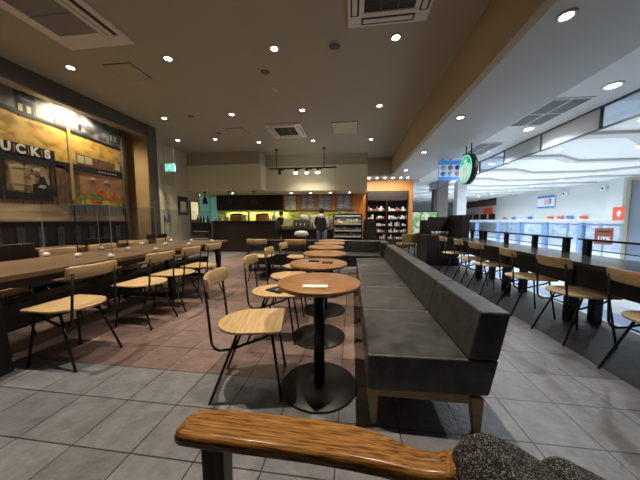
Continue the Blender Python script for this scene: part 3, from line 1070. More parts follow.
small_table((-1.68, 5.0 - .2, 0), .6, .36, .72, 'small far table behind the left rear-facing chair', 'small tables before the far sofa', 'darkwood')
small_table((-0.95, 5.0 - .2, 0), .5, .36, .72, 'small far table holding the white basket', 'small tables before the far sofa', 'darkwood')

# communal table
t = thing('communal_table', 'long brown wooden communal table on black trestle legs at left', 'table', (0, 0, 0))
MB().box((-3.33, 0.75, .68), (-2.45, 4.62, .72)).build('tabletop', 'communal', t, .004)
MB().box((-3.2, 0.9, .60), (-3.12, 4.5, .68)).build('under_rail', 'blackm', t)
MB().box((-2.66, 0.9, .60), (-2.58, 4.5, .68)).build('under_rail', 'blackm', t)
MB().box((-3.0, 1.0, .2), (-2.78, 4.4, .42)).build('centre_beam', 'blackm', t)
for y in (1.38, 3.1, 4.35):
    for s in (-1, 1):
        x = -2.89
        MB().hexa([(x + s * .36, y - .03, 0), (x + s * .41, y - .03, 0), (x + s * .41, y + .05, 0), (x + s * .36, y + .05, 0)],
                  [(x + s * .30, y - .03, .68), (x + s * .35, y - .03, .68), (x + s * .35, y + .05, .68), (x + s * .30, y + .05, .68)]).build('leg', 'blackm', t)
    MB().box((-3.25, y - .02, .03), (-2.53, y + .03, .09)).build('foot_bar', 'blackm', t)
for i, (y, lb) in enumerate(((2.25, 'nearest clear acrylic divider with white ball feet on communal table'), (2.84, 'second clear acrylic divider with white ball feet on communal table'),
                             (3.5, 'third clear acrylic divider on communal table'), (4.12, 'farthest clear acrylic divider on communal table'))):
    t = thing('acrylic_divider', lb, 'divider', (-2.91, y, .72), 0, 'acrylic dividers on the communal table')
    MB().box((-.42, -.002, .03), (-.005, .002, .56)).build('pane', 'pane', t)
    MB().box((.005, -.002, .03), (.42, .002, .56)).build('pane', 'pane', t)
    MB().box((-.004, -.003, .03), (.004, .003, .56)).build('joint_post', 'black', t)
    for a_ in (-1, 1):
        b = MB()
        b.box((a_ * .212 - .208, -.003, .558), (a_ * .212 + .208, .003, .562))
        b.box((a_ * .42 - .002, -.003, .03), (a_ * .42 + .002, .003, .558))
        b.build('pane_edge', 'edge', t)
    for x in (-.4, 0, .4):
        MB().lathe([(0, 0), (.02, 0.001), (.031, .01), (.034, .022), (.028, .038), (.012, .05), (0, .052)], (x, 0, 0), 18).build('ball_foot', 'ceramic', t)

# banquette, tables and chairs under the mural
t = thing('wall_banquette', 'dark panelled bench back running below the mural', 'bench', (0, 0, 0))
MB().box((-5.3, -1.5, 0), (-5.22, 5.15, 1.09)).build('back_panel', 'darkwood', t)
MB().box((-5.24, -1.5, 1.09), (-5.18, 5.15, 1.11)).build('top_trim', 'communal', t)
MB().box((-5.2, -1.5, .1), (-4.75, 5.1, .45)).build('seat', 'leather', t, .02)
b = MB()
for k in range(24):
    b.box((-5.22, -1.4 + k * .27, .5), (-5.205, -1.3 + k * .27, 1.0))
b.build('slat_panel', 'leather', t)
for y, lb in ((2.2, 'dark wall table under the mural, nearest'), (3.25, 'brown wall table under the mural, middle one'), (4.3, 'dark wall table under the mural, farthest')):
    small_table((-4.45, y, 0), .55, .6, .7, lb, 'tables along the mural wall', 'communal')
dk = thing('armchair', 'x', 'chair')
MB().box((-.24, -.22, .38), (.24, .22, .44)).build('seat', 'leather', dk, .01)
MB().box((-.24, -.25, .5), (.24, -.21, .85)).build('backrest', 'darkwood', dk, .01)
for s in (-1, 1):
    MB().box((s * .22 - .015, -.25, .38), (s * .22 + .015, -.21, .52)).build('back_post', 'blackm', dk)
for sx in (-1, 1):
    for sy in (-1, 1):
        MB().tube([(sx * .2, sy * .18, .38), (sx * .22, sy * .22, 0)], .012).build('leg', 'blackm', dk)
for i, (y, lb) in enumerate(((2.2, 'dark chair facing nearest mural table'), (3.25, 'dark chair facing middle mural table'), (4.3, 'dark chair facing farthest mural table'))):
    if i == 0:
        dk.location = (-3.98, y, 0)
        dk.rotation_euler = (0, 0, FmX)
        dk['label'] = lb
        dk['group'] = 'dark chairs at the mural tables'
    else:
        dup(dk, (-3.98, y, 0), FmX, lb, 'dark chairs at the mural tables')

# ================================================================== WINDOW COUNTER
t = thing('window_counter', 'long dark counter table facing the mall at right', 'counter table', (0, 0, 0))
MB().box((2.15, 0.7, .68), (2.76, 6.0, .72)).build('tabletop', 'countertop', t, .004)
MB().box((2.40, 0.75, .42), (2.46, 5.95, .68)).build('modesty_panel', 'darkwood', t)
for y in (0.9, 2.05 + .9, 4.1, 4.95):
    MB().box((2.38, y, 0), (2.47, y + .09, .68)).build('leg', 'blackm', t)
    MB().box((2.62, y, 0), (2.70, y + .08, .68)).build('leg', 'blackm', t)


def counter_screen(y0, y1, label, posts):
    t = thing('counter_screen', label, 'screen', (2.7, 0, .72), 0, 'low screens on the window counter')
    MB().box((-.03, y0, .165), (.03, y1, .185)).build('top_bar', 'blackm', t)
    MB().box((-.008, y0 + .03, .055), (.008, y1 - .03, .065)).build('lower_bar', 'blackm', t)
    MB().box((-.003, y0 + .03, .065), (.003, y1 - .03, .165)).build('pane', 'pane', t)
    for y in posts:
        MB().box((-.025, y, 0), (.025, y + .06, .165)).build('post', 'blackm', t)


counter_screen(1.3, 3.28, 'nearest low black framed screen on window counter', [1.32, 2.2, 3.16])
counter_screen(3.42, 5.45, 'middle low black framed screen on window counter', [3.44, 3.98, 4.66, 5.36])
counter_screen(5.5, 5.98, 'short far low screen at the end of window counter', [5.52, 5.9])
# station at end of counter
t = thing('condiment_station', 'stepped dark cabinet at the far end of the window counter', 'cabinet', (0, 0, 0))
MB().box((1.83, 6.3, 0), (2.6, 6.95, .74)).build('base_cabinet', 'darkwood', t)
MB().box((2.45, 5.9, .722), (2.62, 6.68, 1.235)).build('tall_side_panel', 'darkwood', t)
MB().box((2.02, 6.70, .74), (2.48, 6.92, 1.2)).build('upper_cabinet', 'darkwood', t)
MB().box((1.9, 7.0, 0), (2.3, 7.5, .74)).build('rear_base', 'darkwood', t)
MB().box((1.95, 7.2, .742), (2.3, 7.45, 1.12)).build('rear_upper_cabinet', 'darkwood', t)
for i in range(5):
    o = MB().lathe([(0, 0), (.028, 0), (.035, .09), (.03, .09), (.024, .01), (0, .01)], n=14).build('cup', 'ceramic')
    o.location = (2.05 + i * .09, 6.6, .74)
    tag(o, 'white cup on the dark station, %s from the left' % ordn[i].replace('nearest', 'first'), 'cup', 'cups on the dark station')

# olive chairs & shop table beyond
oc = thing('olive_chair', 'x', 'chair')
olive = mat('olive_fabric', (0.28, 0.2, 0.06), .8, var=.2, vscale=30)
MB().box((-.22, -.2, .36), (.22, .2, .44)).build('seat', olive, oc, .02)
MB().box((-.22, -.25, .46), (.22, -.19, 0.72)).build('backrest', olive, oc, .02)
for sx in (-1, 1):
    for sy in (-1, 1):
        MB().tube([(sx * .18, sy * .16, .36), (sx * .2, sy * .2, 0)], .014).build('leg', 'blackm', oc)
MB().tube([(-.19, -.2, .4), (-.19, -.2, .5)], .012).build('back_post', 'blackm', oc)
MB().tube([(.19, -.2, .4), (.19, -.2, .5)], .012).build('back_post', 'blackm', oc)
oc.location = (1.6, 7.55, 0)
oc.rotation_euler = (0, 0, .25)
oc['label'] = 'olive low-backed chair left of its twin before the orange wall'
oc['group'] = 'olive chairs near the mall entrance'
dup(oc, (2.1, 8.2, 0), .25, 'olive low-backed chair right of its twin beside the plant poster', 'olive chairs near the mall entrance')
t = thing('plant_poster', 'green and pink leafy poster panel standing beyond orange wall', 'poster', (3.0, 10.9, 0))
ppm = ramp_tex(mat('plant_print', (.3, .5, .2), .6), 'noise', [(0.65, 0.3, 0.28), (0.75, 0.75, 0.65), (0.12, 0.35, 0.08), (0.4, 0.6, 0.25)], 4)
MB().box((-.5, 0, .1), (.55, .04, 1.45)).build('printed_panel', ppm, t)
MB().box((-.54, -.01, 1.45), (.59, .05, 1.5)).build('frame_top', 'black', t)
MB().box((-.54, -.01, 0), (-.5, .05, 1.45)).build('frame_post', 'black', t)
MB().box((.55, -.01, 0), (.59, .05, 1.45)).build('frame_post', 'black', t)
MB().box((-.6, -.2, 0), (.6, .25, .03)).build('base', 'black', t)

# ================================================================== KITCHEN
t = thing('service_counter', 'tall dark wooden service counter below pendant lamps', 'counter', (0, 0, 0))
MB().box((-4.95, 8.15, 0), (-2.62, 8.75, 1.06)).build('body', 'darkwood', t)
MB().box((-5.0, 8.1, 1.06), (-2.58, 8.8, 1.09)).build('countertop', 'black', t)
t = thing('handoff_counter', 'lower dark counter crowded with cups and machines', 'counter', (0, 0, 0))
MB().box((-2.55, 8.65, 0), (-.7, 9.2, .75)).build('body', 'darkwood', t)
MB().box((-2.57, 8.6, .75), (-.68, 9.22, .78)).build('countertop', 'black', t)
t = thing('condiment_bar', 'dark shelved bar against the left wall beside service counter', 'counter', (0, 0, 0))
MB().box((-5.65, 8.1, 0), (-5.02, 8.7, 1.0)).build('body', 'darkwood', t)
MB().box((-5.68, 8.05, 1.0), (-5.01, 8.72, 1.03)).build('top', 'black', t)
for z in (.45, .7):
    MB().box((-5.6, 8.04, z), (-5.05, 8.1, z + .03)).build('shelf', 'white', t)

t = thing('wall_cabinet', 'long dark wooden wall cabinet above kitchen', 'cabinet', (0, 0, 0))
MB().box((-5.67, 9.78, 1.52), (-2.76, 10.56, 2.144)).build('carcass', 'darkwood', t)
for k in range(7):
    x = -5.66 + k * .414
    MB().box((x, 9.755, 1.525), (x + .408, 9.779, 2.14)).build('door', 'darkwood', t)
area('cabinet_strip', (-4.2, 10.4, 1.50), (2.8, .05), 20, (1, .92, .6), (0, 0, 0))
area('board_strip', (-1.3, 10.4, 1.50), (2.6, .05), 18, (1, .92, .6), (0, 0, 0))
b = MB()
o = MB().box((-2.75, 9.80, 1.50), (.1, 10.56, 2.144)).build('board_cabinet', 'orange')
tag(o, 'orange-brown wood bulkhead carrying the four menu boards', 'cabinet')
slate = mat('slate_board', (0.21, 0.23, 0.26), .6, var=.3, vscale=8)
art = ramp_tex(mat('pale_art', (.6, .6, .5), .6), 'noise', [(0.15, 0.25, 0.12), (0.6, 0.62, 0.5), (0.75, 0.75, 0.66)], 9)
names = ['pale green illustrated menu board, leftmost of four', 'slate menu board right of the illustrated one', 'slate menu board above the customer', 'slate menu board above the pastry case, rightmost']
for i, (x0, x1) in enumerate(((-2.72, -2.26), (-2.04, -1.5), (-1.35, -.83), (-.62, -.06))):
    t = thing('menu_board', names[i], 'menu board', (0, 9.76, 0), 0, 'menu boards above the kitchen')
    MB().box((x0, 0, 1.53), (x1, .03, 2.1)).build('board', art if i == 0 else slate, t)
    MB().box((x0 - .07, -.01, 1.52), (x0, .035, 2.13)).build('side_frame', 'orange_dark', t)
    MB().box((x1, -.01, 1.52), (x1 + .07, .035, 2.13)).build('side_frame', 'orange_dark', t)
    b = MB()
    for k in range(8):
        z = 2.05 - k * .062
        for q in range(2):
            xs = x0 + .04 + q * (x1 - x0) * .5
            b.box((xs, -.003, z), (xs + (x1 - x0) * rnd.uniform(.2, .4), 0, z + .014))
    b.build('chalk_lines', mat('chalk', (.7, .72, .72), .8), t)

for i, x in enumerate((-5.35, -4.42, -3.49)):
    t = thing('pendant_lamp', ['dark pendant lamp before the teal wall', 'middle dark pendant lamp over the left wooden crate', 'right pendant lamp near the khaki box corner'][i], 'pendant lamp', (x, 8.45, 0), 0, 'pendant lamps above service counter')
    MB().tube([(0, 0, 1.93), (0, 0, 2.14)], .008).build('cord', 'blackm', t)
    MB().lathe([(0, 2.11), (.05, 2.11), (.055, 2.144), (0, 2.144)]).build('ceiling_cup', 'blackm', t)
    MB().lathe([(.02, 1.95), (.05, 1.92), (.07, 1.86), (.095, 1.71), (.088, 1.71), (.062, 1.86), (.04, 1.91), (.0, 1.94)]).build('lamp_shade', 'blackm', t)
    MB().lathe([(0, 1.74), (.03, 1.75), (.035, 1.77), (.02, 1.80), (0, 1.81)]).build('bulb', 'glow', t)

def item(name, label, cat, loc, prof=None, box=None, m='ceramic', group=None, n=14, extra=None):
    if prof:
        o = MB().lathe(prof, n=n).build(name, m)
    else:
        bx, by, bz = box
        o = MB().box((-bx / 2, -by / 2, 0), (bx / 2, by / 2, bz)).build(name, m, None, min(bx, by, bz) * .12)
    o.location = loc
    tag(o, label, cat, group)
    if extra:
        extra(o)
    return o


cup = [(0, 0), (.03, 0), (.042, .12), (.0, .12)]
bottle = [(0, 0), (.035, 0), (.036, .14), (.015, .19), (.014, .25), (0, .25)]
crate = mat('orange_crate', (0.55, 0.24, 0.08), .6)
for x, lb in ((-4.1, 'orange-brown wooden crate on the service counter, left of two'), (-3.15, 'orange-brown wooden crate on the service counter, right of two')):
    t = thing('wooden_crate', lb, 'crate', (x, 8.4, 1.09), 0, 'crates on the service counter')
    b = MB()
    for k in range(3):
        b.box((-.2, -.13, .01 + k * .07), (.2, -.12, .07 + k * .07))
        b.box((-.2, .12, .01 + k * .07), (.2, .13, .07 + k * .07))
    b.box((-.2, -.12, 0), (-.19, .12, .22))
    b.box((.19, -.12, 0), (.2, .12, .22))
    b.box((-.19, -.12, 0), (.19, .12, .01))
    b.build('slatted_box', crate, t)
    MB().box((-.17, -.1, .02), (.17, .1, .26)).build('dark_contents', 'black', t)
for i, x in enumerate((-4.85, -4.72, -4.5, -4.42, -3.75, -3.62, -2.85, -2.74, -2.66)):
    item('paper_cup', 'white cup stack on the service counter, %s from the left' % ['first', 'second', 'third', 'fourth', 'fifth', 'sixth', 'seventh', 'eighth', 'ninth'][i], 'cup', (x, 8.3, 1.09),
         [(0, 0), (.03, 0), (.042, .12 + .1 * (i % 3)), (.0, .12 + .1 * (i % 3))], group='cups on the service counter')
for i, x in enumerate((-5.6, -5.48, -5.36, -5.2)):
    item('bottle', 'dark bottle on condiment bar, %s from left' % ['first', 'second', 'third', 'fourth'][i], 'bottle', (x, 8.35, 1.03), bottle, m='black', group='bottles on the condiment bar')
# handoff counter things
t = thing('espresso_machine', 'grey espresso machine with white dome on the lower counter', 'coffee machine', (-1.85, 8.95, .78))
MB().box((-.28, -.2, 0), (.28, .2, .34)).build('body', 'grille', t, .02)
MB().lathe([(0, .34), (.15, .34), (.17, .42), (.12, .52), (0, .55)], (.1, 0, 0), 20).build('bean_hopper', 'ceramic', t)
b = MB()
for x in (-.15, 0, .15):
    b.tube([(x, -.2, .2), (x, -.26, .2), (x, -.26, .12)], .02)
b.build('brew_group', 'white', t)
t = thing('cash_register', 'cream register beside the barista at counter end', 'cash register', (-2.38, 8.85, .78))
MB().box((-.18, -.13, 0), (.18, .15, .12)).build('drawer', 'sofawood', t, .01)
MB().hexa([(-.14, -.05, .13), (.14, -.05, .13), (.14, .0, .13), (-.14, 0, .13)], [(-.14, .02, .36), (.14, .02, .36), (.14, .06, .36), (-.14, .06, .36)]).build('screen', 'panel', t)
itc = [('ceramic', (.8, .78, .74)), ('red', None), ('black', None)]
mcols = [mat('package_%d' % i, c, .5) for i, c in enumerate([(.8, .78, .75), (.6, .25, .2), (.75, .6, .5), (.35, .12, .1), (.7, .72, .74), (.1, .1, .12), (.55, .4, .2), (.2, .35, .15)])]
M['pk_white'] = mcols[0]
r2 = random.Random(11)
ORD = ['first', 'second', 'third', 'fourth', 'fifth', 'sixth', 'seventh', 'eighth', 'ninth', 'tenth', 'eleventh', 'twelfth']
k = 0
for x in [-1.50 + .08 * q for q in range(10)]:
    k += 1
    hgt = r2.uniform(.16, .42)
    item('package', '%s bottle or pack from the espresso machine along the lower counter' % ORD[k - 1], 'package', (x, 8.72 + r2.uniform(0, .1), .78), [(0, 0), (.03, 0), (.036, hgt * .6), (.02, hgt * .8), (.02, hgt), (0, hgt)], m=r2.choice(mcols), group='packages on the lower counter')
item('white_machine', 'white upright blender housing left of the customer', 'appliance', (-1.35, 9.05, .78), box=(.3, .3, .5), m='ceramic')

# pastry case
t = thing('pastry_case', 'glass pastry display case with lit shelves behind the sofa', 'display case', (-.15, 8.5, 0))
b = MB()
b.box((-.5, 0, 0), (.5, .7, .35))
b.box((-.5, 0, 1.27), (.5, .7, 1.32))
b.box((-.5, .66, .35), (.5, .7, 1.27))
for x in (-.5, .47):
    b.box((x, 0, .35), (x + .03, .04, 1.27))
b.build('case_body', 'black', t)
for z in (.55, .75, .98):
    MB().box((-.47, .03, z - .015), (.47, .6, z + .012)).build('shelf', 'black', t)
    MB().box((-.46, .0, z - .018), (.46, .02, z + .018)).build('price_rail', 'pk_white', t)
MB().box((-.47, 0.005, .36), (.47, .012, 1.26)).build('glass_front', 'pane', t)
MB().box((-.45, .3, 1.262), (.45, .36, 1.269)).build('case_lamp', emis('case_light', (1, .95, .85), 2), t)
area('case_glow', (-.15, 8.7, 1.25), (.85, .2), 14, (1, .93, .8))
fc = [mat('food_%d' % i, c, .6, var=.3, vscale=25) for i, c in enumerate([(.8, .7, .5), (.45, .55, .25), (.8, .78, .72), (.65, .3, .2), (.5, .35, .2)])]
k = 0
sh_n = {.56: 'bottom', .762: 'second', .992: 'upper'}
for z in (.562, .762, .992):
    for x in [-.42 + .105 * q for q in range(9)]:
        k += 1
        nmz = {.562: 'lowest', .762: 'middle', .992: 'upper'}[z]
        item('pastry', '%s packed pastry item from the left on %s shelf of the display case' % (['first', 'second', 'third', 'fourth', 'fifth', 'sixth', 'seventh', 'eighth', 'ninth'][(k - 1) % 9], nmz), 'pastry',
             (-.15 + x, 8.66, z), box=(.09, .12, r2.uniform(.07, .16) if z > .8 else r2.uniform(.05, .12)), m=r2.choice(fc), group='food in the pastry case')
for i in range(6):
    item('snack_box', '%s pale snack pack from the left on top of the pastry case' % ['first', 'second', 'third', 'fourth', 'fifth', 'sixth'][i], 'snack', (-.55 + .13 * i, 8.6, 1.32), box=(.1, .08, r2.uniform(.06, .12)), m=r2.choice([fc[1], fc[2], fc[2]]), group='snacks on the pastry case')
t = thing('sign_stand', 'black upright notice box between pastry case and shelves', 'sign', (.62, 8.6, 0))
MB().box((-.23, 0, 0), (.23, .25, .75)).build('pedestal', 'darkwood', t)
MB().box((-.22, .05, .76), (.22, .12, 1.12)).build('notice_board', 'black', t)
b = MB()
b.box((-.17, .045, 1.05), (.17, .05, 1.08))
for k in range(4):
    b.box((-.15, .045, .99 - k * .06), (.1 * (k % 2) + .05, .05, 1.0 - k * .06))
b.build('notice_lines', 'grille', t)

# merchandise shelves
t = thing('merchandise_shelf', 'tall dark two-bay shelf of mugs and packets framed by orange wood', 'shelf', (0.58, 10.15, 0))
b = MB()
b.box((0, .3, 0), (1.63, .33, 2.28))
b.box((0, 0, 1.9), (1.63, .03, 2.28))
b.box((0, 0, 0), (.03, .3, 2.28))
b.box((1.6, 0, 0), (1.63, .3, 2.28))
b.box((.78, 0, 0), (.82, .3, 1.9))
b.build('carcass', 'darkwood', t)
zs = [.35, .62, .87, 1.15, 1.48]
for z in zs:
    MB().box((.03, .0, z - .02), (1.6, .3, z)).build('shelf_board', 'darkwood', t)
MB().box((.03, .0, .02), (.78, .02, .32)).build('base_door', 'darkwood', t)
MB().box((.82, .0, .02), (1.6, .02, .32)).build('base_door', 'darkwood', t)
k = 0
zn = ['lowest', 'second lowest', 'middle', 'second highest', 'top']
for si, z in enumerate(zs):
    for bay in range(2):
        x = .58 + (.06 if bay == 0 else .88)
        end = x + .66
        q = 0
        while x < end:
            wd = r2.uniform(.05, .085)
            hh = r2.uniform(.08, .2)
            if not (bay == 0 and si < 3 and x < .95) and r2.random() < .9:
                q += 1
                if r2.random() < .5:
                    item('mug', '%s item from the left on %s shelf, %s bay of the merchandise shelf' % (['first', 'second', 'third', 'fourth', 'fifth', 'sixth', 'seventh', 'eighth', 'ninth', 'tenth', 'eleventh', 'twelfth'][q - 1], zn[si], 'left' if bay == 0 else 'right'), 'mug', (x + wd / 2, 10.25, z),
                         [(0, 0), (wd * .42, 0), (wd * .5, hh * .7), (wd * .4, hh * .72), (0, hh * .72)], m=r2.choice(mcols[:5] + [mcols[0]] * 3), group='goods on the merchandise shelf', n=12)
                else:
                    item('packet', '%s item from the left on %s shelf, %s bay of the merchandise shelf' % (['first', 'second', 'third', 'fourth', 'fifth', 'sixth', 'seventh', 'eighth', 'ninth', 'tenth', 'eleventh', 'twelfth'][q - 1], zn[si], 'left' if bay == 0 else 'right'), 'packet', (x + wd / 2, 10.25, z),
                         box=(wd * .9, .06, hh), m=r2.choice(mcols[:5] + [mcols[0]] * 3), group='goods on the merchandise shelf')
            x += wd + .012

# left wall boards
t = thing('notice_board', 'dark framed notice board with white sheet on the left wall', 'notice board', (-5.68, 7.7, 0))
MB().box((-.02, -.27, 1.28), (.01, .25, 1.9)).build('dark_frame', 'darkwood', t)
MB().box((.01, -.14, 1.38), (.016, .14, 1.74)).build('white_sheet', 'paper', t)
t = thing('lit_poster', 'bright yellow-white lit poster on the left wall by the condiment bar', 'poster', (-5.68, 8.3, 0))
MB().box((-.02, -.24, 1.1), (.01, .24, 1.8)).build('frame', 'darkwood', t)
MB().box((.01, -.2, 1.13), (.014, .2, 1.77)).build('lit_sheet', ramp_tex(mat('lit_sheet', (.8, .7, .4), .5, emit=(1, .85, .45), estr=.5), 'noise', [(.5, .4, .1), (.85, .8, .6), (.9, .9, .8)], 8), t)
t = thing('round_wall_plaque', 'small round blue-grey plaque beside the left wall door', 'plaque', (-5.66, 6.95, 1.18))
MB().lathe([(0, 0), (.13, 0), (.13, .02), (0, .02)], n=28, axis='x').build('disc', mat('plaque_blue', (.12, .22, .25), .5), t)
MB().lathe([(.07, 0), (.085, 0), (.085, .004), (.07, .004), (.07, 0)], (.02, 0, 0), 24, axis='x').build('ring', 'ceramic', t)
MB().box((-.04, -.1, -.1), (0, .1, .1)).build('wall_mount', 'white', t)

# white basket on the far table, with dried flowers
t = thing('bread_basket', 'white oval basket standing on far small table', 'basket', (-1.0, 4.8, .72))
MB().lathe([(0, .06), (.1, .065), (.14, .1), (.145, .13), (.12, .17), (.06, .185), (0, .19)], n=24).build('white_shade', 'ceramic', t)
MB().tube([(0, 0, 0), (0, 0, .08)], .012).build('stem', 'blackm', t)
MB().lathe([(0, 0), (.05, 0), (.05, .008), (0, .01)]).build('base', 'blackm', t)

# ================================================================== PEOPLE
def skin_body(name, verts, edges, radii, m, parent=None, root=0, sub=2):
    me = bpy.data.meshes.new(name)
    me.from_pydata(verts, edges, [])
    o = bpy.data.objects.new(name, me)
    COL.objects.link(o)
    o.modifiers.new('skin', 'SKIN')
    sk = me.skin_vertices[0].data
    for i, r_ in enumerate(radii):
        sk[i].radius = (r_, r_) if not isinstance(r_, tuple) else r_
        sk[i].use_root = (i == root)
    o.modifiers.new('sub', 'SUBSURF').levels = sub
    o.modifiers['sub'].render_levels = sub
    bpy.context.view_layer.update()
    me2 = bpy.data.meshes.new_from_object(o.evaluated_get(bpy.context.evaluated_depsgraph_get()))
    bpy.data.objects.remove(o)
    o = bpy.data.objects.new(name, me2)
    me2.materials.clear()
    me2.materials.append(M[m] if isinstance(m, str) else m)
    for p in me2.polygons:
        p.use_smooth = True
    COL.objects.link(o)
    if parent:
        o.parent = parent
    return o


skinm = mat('skin', (0.55, 0.33, 0.22), .55)
hairm = mat('black_hair', (0.01, 0.009, 0.009), .45)
jeans = mat('blue_jeans', (0.12, 0.18, 0.26), .8, var=.2, vscale=30)
vest = mat('dark_vest', (0.015, 0.016, 0.02), .7, bump=.3, bscale=30)
greyh = mat('grey_hood', (0.78, 0.78, 0.76), .8)


def person(label, loc, rz, top_m, leg_m, sleeve_m, hood=False, cap=False, arms='front', apron=None, h=1.55):
    t = thing('person', label, 'person', loc, rz)
    k = h / 1.60
    # body: one continuous surface (faces +y)
    V = [(0, 0, .88), (0, 0, 1.02), (0, -.005, 1.2), (0, -.01, 1.32), (0, 0, 1.39), (0, .015, 1.46), (0, .02, 1.53),
         (-.09, 0, .84), (-.10, .01, .48), (-.105, -.01, .09), (-.11, .1, .035),
         (.09, 0, .84), (.10, .01, .48), (.105, -.01, .09), (.11, .1, .035)]
    E = [(0, 1), (1, 2), (2, 3), (3, 4), (4, 5), (5, 6), (0, 7), (7, 8), (8, 9), (9, 10), (0, 11), (11, 12), (12, 13), (13, 14)]
    R = [(.14, .1), (.125, .09), (.145, .1), (.12, .085), (.05, .05), (.075, .085), (.07, .08), (.085, .085), (.06, .06), (.042, .042), (.035, .035), (.085, .085), (.06, .06), (.042, .042), (.035, .035)]
    for s in (-1, 1):
        n0 = len(V)
        V += [(s * .165, -.01, 1.30), (s * .215, -.02, 1.04), (s * .15, .19, .98), (s * .12, .26, 1.0)]
        E += [(3, n0), (n0, n0 + 1), (n0 + 1, n0 + 2), (n0 + 2, n0 + 3)]
        R += [.058, .043, .033, .026]
        for f in range(5):
            base = len(V)
            a = (-.03 + .015 * f)
            ln = [.05, .07, .078, .07, .055][f]
            if f == 0:
                V += [(s * .10, .27, 1.03), (s * .085, .285, 1.045)]
            else:
                V += [(s * .12 + a, .26 + ln * .7, 1.0), (s * .12 + a, .26 + ln, .985)]
            E += [(n0 + 3, base), (base, base + 1)]
            R += [.009, .008]
    V = [(x * k, y * k, z * k) for x, y, z in V]
    R = [(r[0] * k, r[1] * k) if isinstance(r, tuple) else r * k for r in R]
    body = skin_body('body', V, E, R, skinm, t)
    # face
    fb = MB()
    hz = 1.49 * k
    for s in (-1, 1):
        fb.lathe([(0, -.004), (.009, -.003), (.011, .003), (0, .008)], (s * .028 * k, .095 * k, hz + .01), 8, axis='y')
    fb.build('eyes', 'black', t)
    MB().hexa([(-.012, .088, hz - .03), (.012, .088, hz - .03), (.012, .098, hz - .03), (-.012, .098, hz - .03)], [(-.006, .085, hz + .01), (.006, .085, hz + .01), (.006, .09, hz + .01), (-.006, .09, hz + .01)]).build('nose', skinm, t)
    MB().box((-.02, .085, hz - .055), (.02, .096, hz - .047)).build('mouth', mat('lips', (.4, .15, .12), .5), t)
    for s in (-1, 1):
        MB().lathe([(0, 0), (.022, 0), (.026, .008), (0, .014)], (s * .076 * k - .007, .01, hz), 10, axis='x').build('ear', skinm, t)
    # hair
    MB().lathe([(.078 * k, -.06), (.092 * k, -.02), (.094 * k, .03), (.08 * k, .075), (.045 * k, .105), (0, .115)], (0, -.008, 1.505 * k), 20).build('hair', hairm, t)
    # clothes
    TV = [(0, 0, .74), (0, 0, .90), (0, -.005, 1.1), (0, -.01, 1.27), (0, 0, 1.36)]
    TR = [(.195, .145), (.185, .14), (.20, .14), (.185, .125), (.07, .07)]
    TE = [(0, 1), (1, 2), (2, 3), (3, 4)]
    skin_body('jacket', [(x * k, y * k, z * k) for x, y, z in TV], TE, [(a * k, c * k) for a, c in TR], top_m, t)
    for s in (-1, 1):
        SV = [(s * .12, -.01, 1.31), (s * .175, -.01, 1.28), (s * .222, -.02, 1.04), (s * .155, .20, .982)]
        skin_body('sleeve', [(x * k, y * k, z * k) for x, y, z in SV], [(0, 1), (1, 2), (2, 3)], [.06 * k, .07 * k, .058 * k, .042 * k], sleeve_m if (s > 0 or apron) else top_m, t)
        PV = [(s * .075, 0, .90), (s * .095, 0, .72), (s * .103, .01, .48), (s * .107, -.01, .10)]
        skin_body('trouser_leg', [(x * k, y * k, z * k) for x, y, z in PV], [(0, 1), (1, 2), (2, 3)], [.125 * k, .11 * k, .078 * k, .062 * k], leg_m, t)
        MB().hexa([(s * .11 - .045, -.07, 0), (s * .11 + .045, -.07, 0), (s * .11 + .04, .17, 0), (s * .11 - .04, .17, 0)], [(s * .11 - .035, -.06, .08), (s * .11 + .035, -.06, .08), (s * .11 + .03, .15, .04), (s * .11 - .03, .15, .04)]).build('shoe', 'black', t, .012)
    if hood:
        skin_body('hood', [(-.09 * k, -.09 * k, 1.37 * k), (0, -.12 * k, 1.31 * k), (.09 * k, -.09 * k, 1.37 * k)], [(0, 1), (1, 2)], [.07 * k, .09 * k, .07 * k], greyh, t)
    if apron:
        MB().box((-.12, .125, .7), (.12, .14, 1.2)).build('apron', apron, t, .01)
    return t


person('person seen from behind in dark vest, pale hood and blue jeans at the counter', (-1.0, 8.12, 0), 0.0, vest, jeans, greyh, hood=True, h=1.50)
person('person in black cap and white sleeves working behind the service counter', (-2.75, 9.35, 0), PI, 'black', 'black', 'ceramic', apron=mat('green_apron', (0.01, 0.05, .03), .7), h=1.44)

# ================================================================== HANGING SIGNS
t = thing('hanging_round_sign', 'round green and white emblem sign with black rim hung from the soffit', 'sign', (2.5, 5.83, 2.225))
RS = .315
MB().lathe([(0, -.05), (RS, -.05), (RS + .01, -.04), (RS + .01, .05), (RS, .06), (0, .06)], n=48, axis='x').build('drum', 'black', t)
fc_ = MB().lathe([(0, 0), (RS - .01, 0), (RS - .01, .006), (0, .006)], (-.057, 0, 0), 48, axis='x').build('green_face', 'green', t)
b = MB()
xx = -.059
def stroke(pts, r_):
    b.tube([(xx, y, z) for y, z in pts], r_, 6)
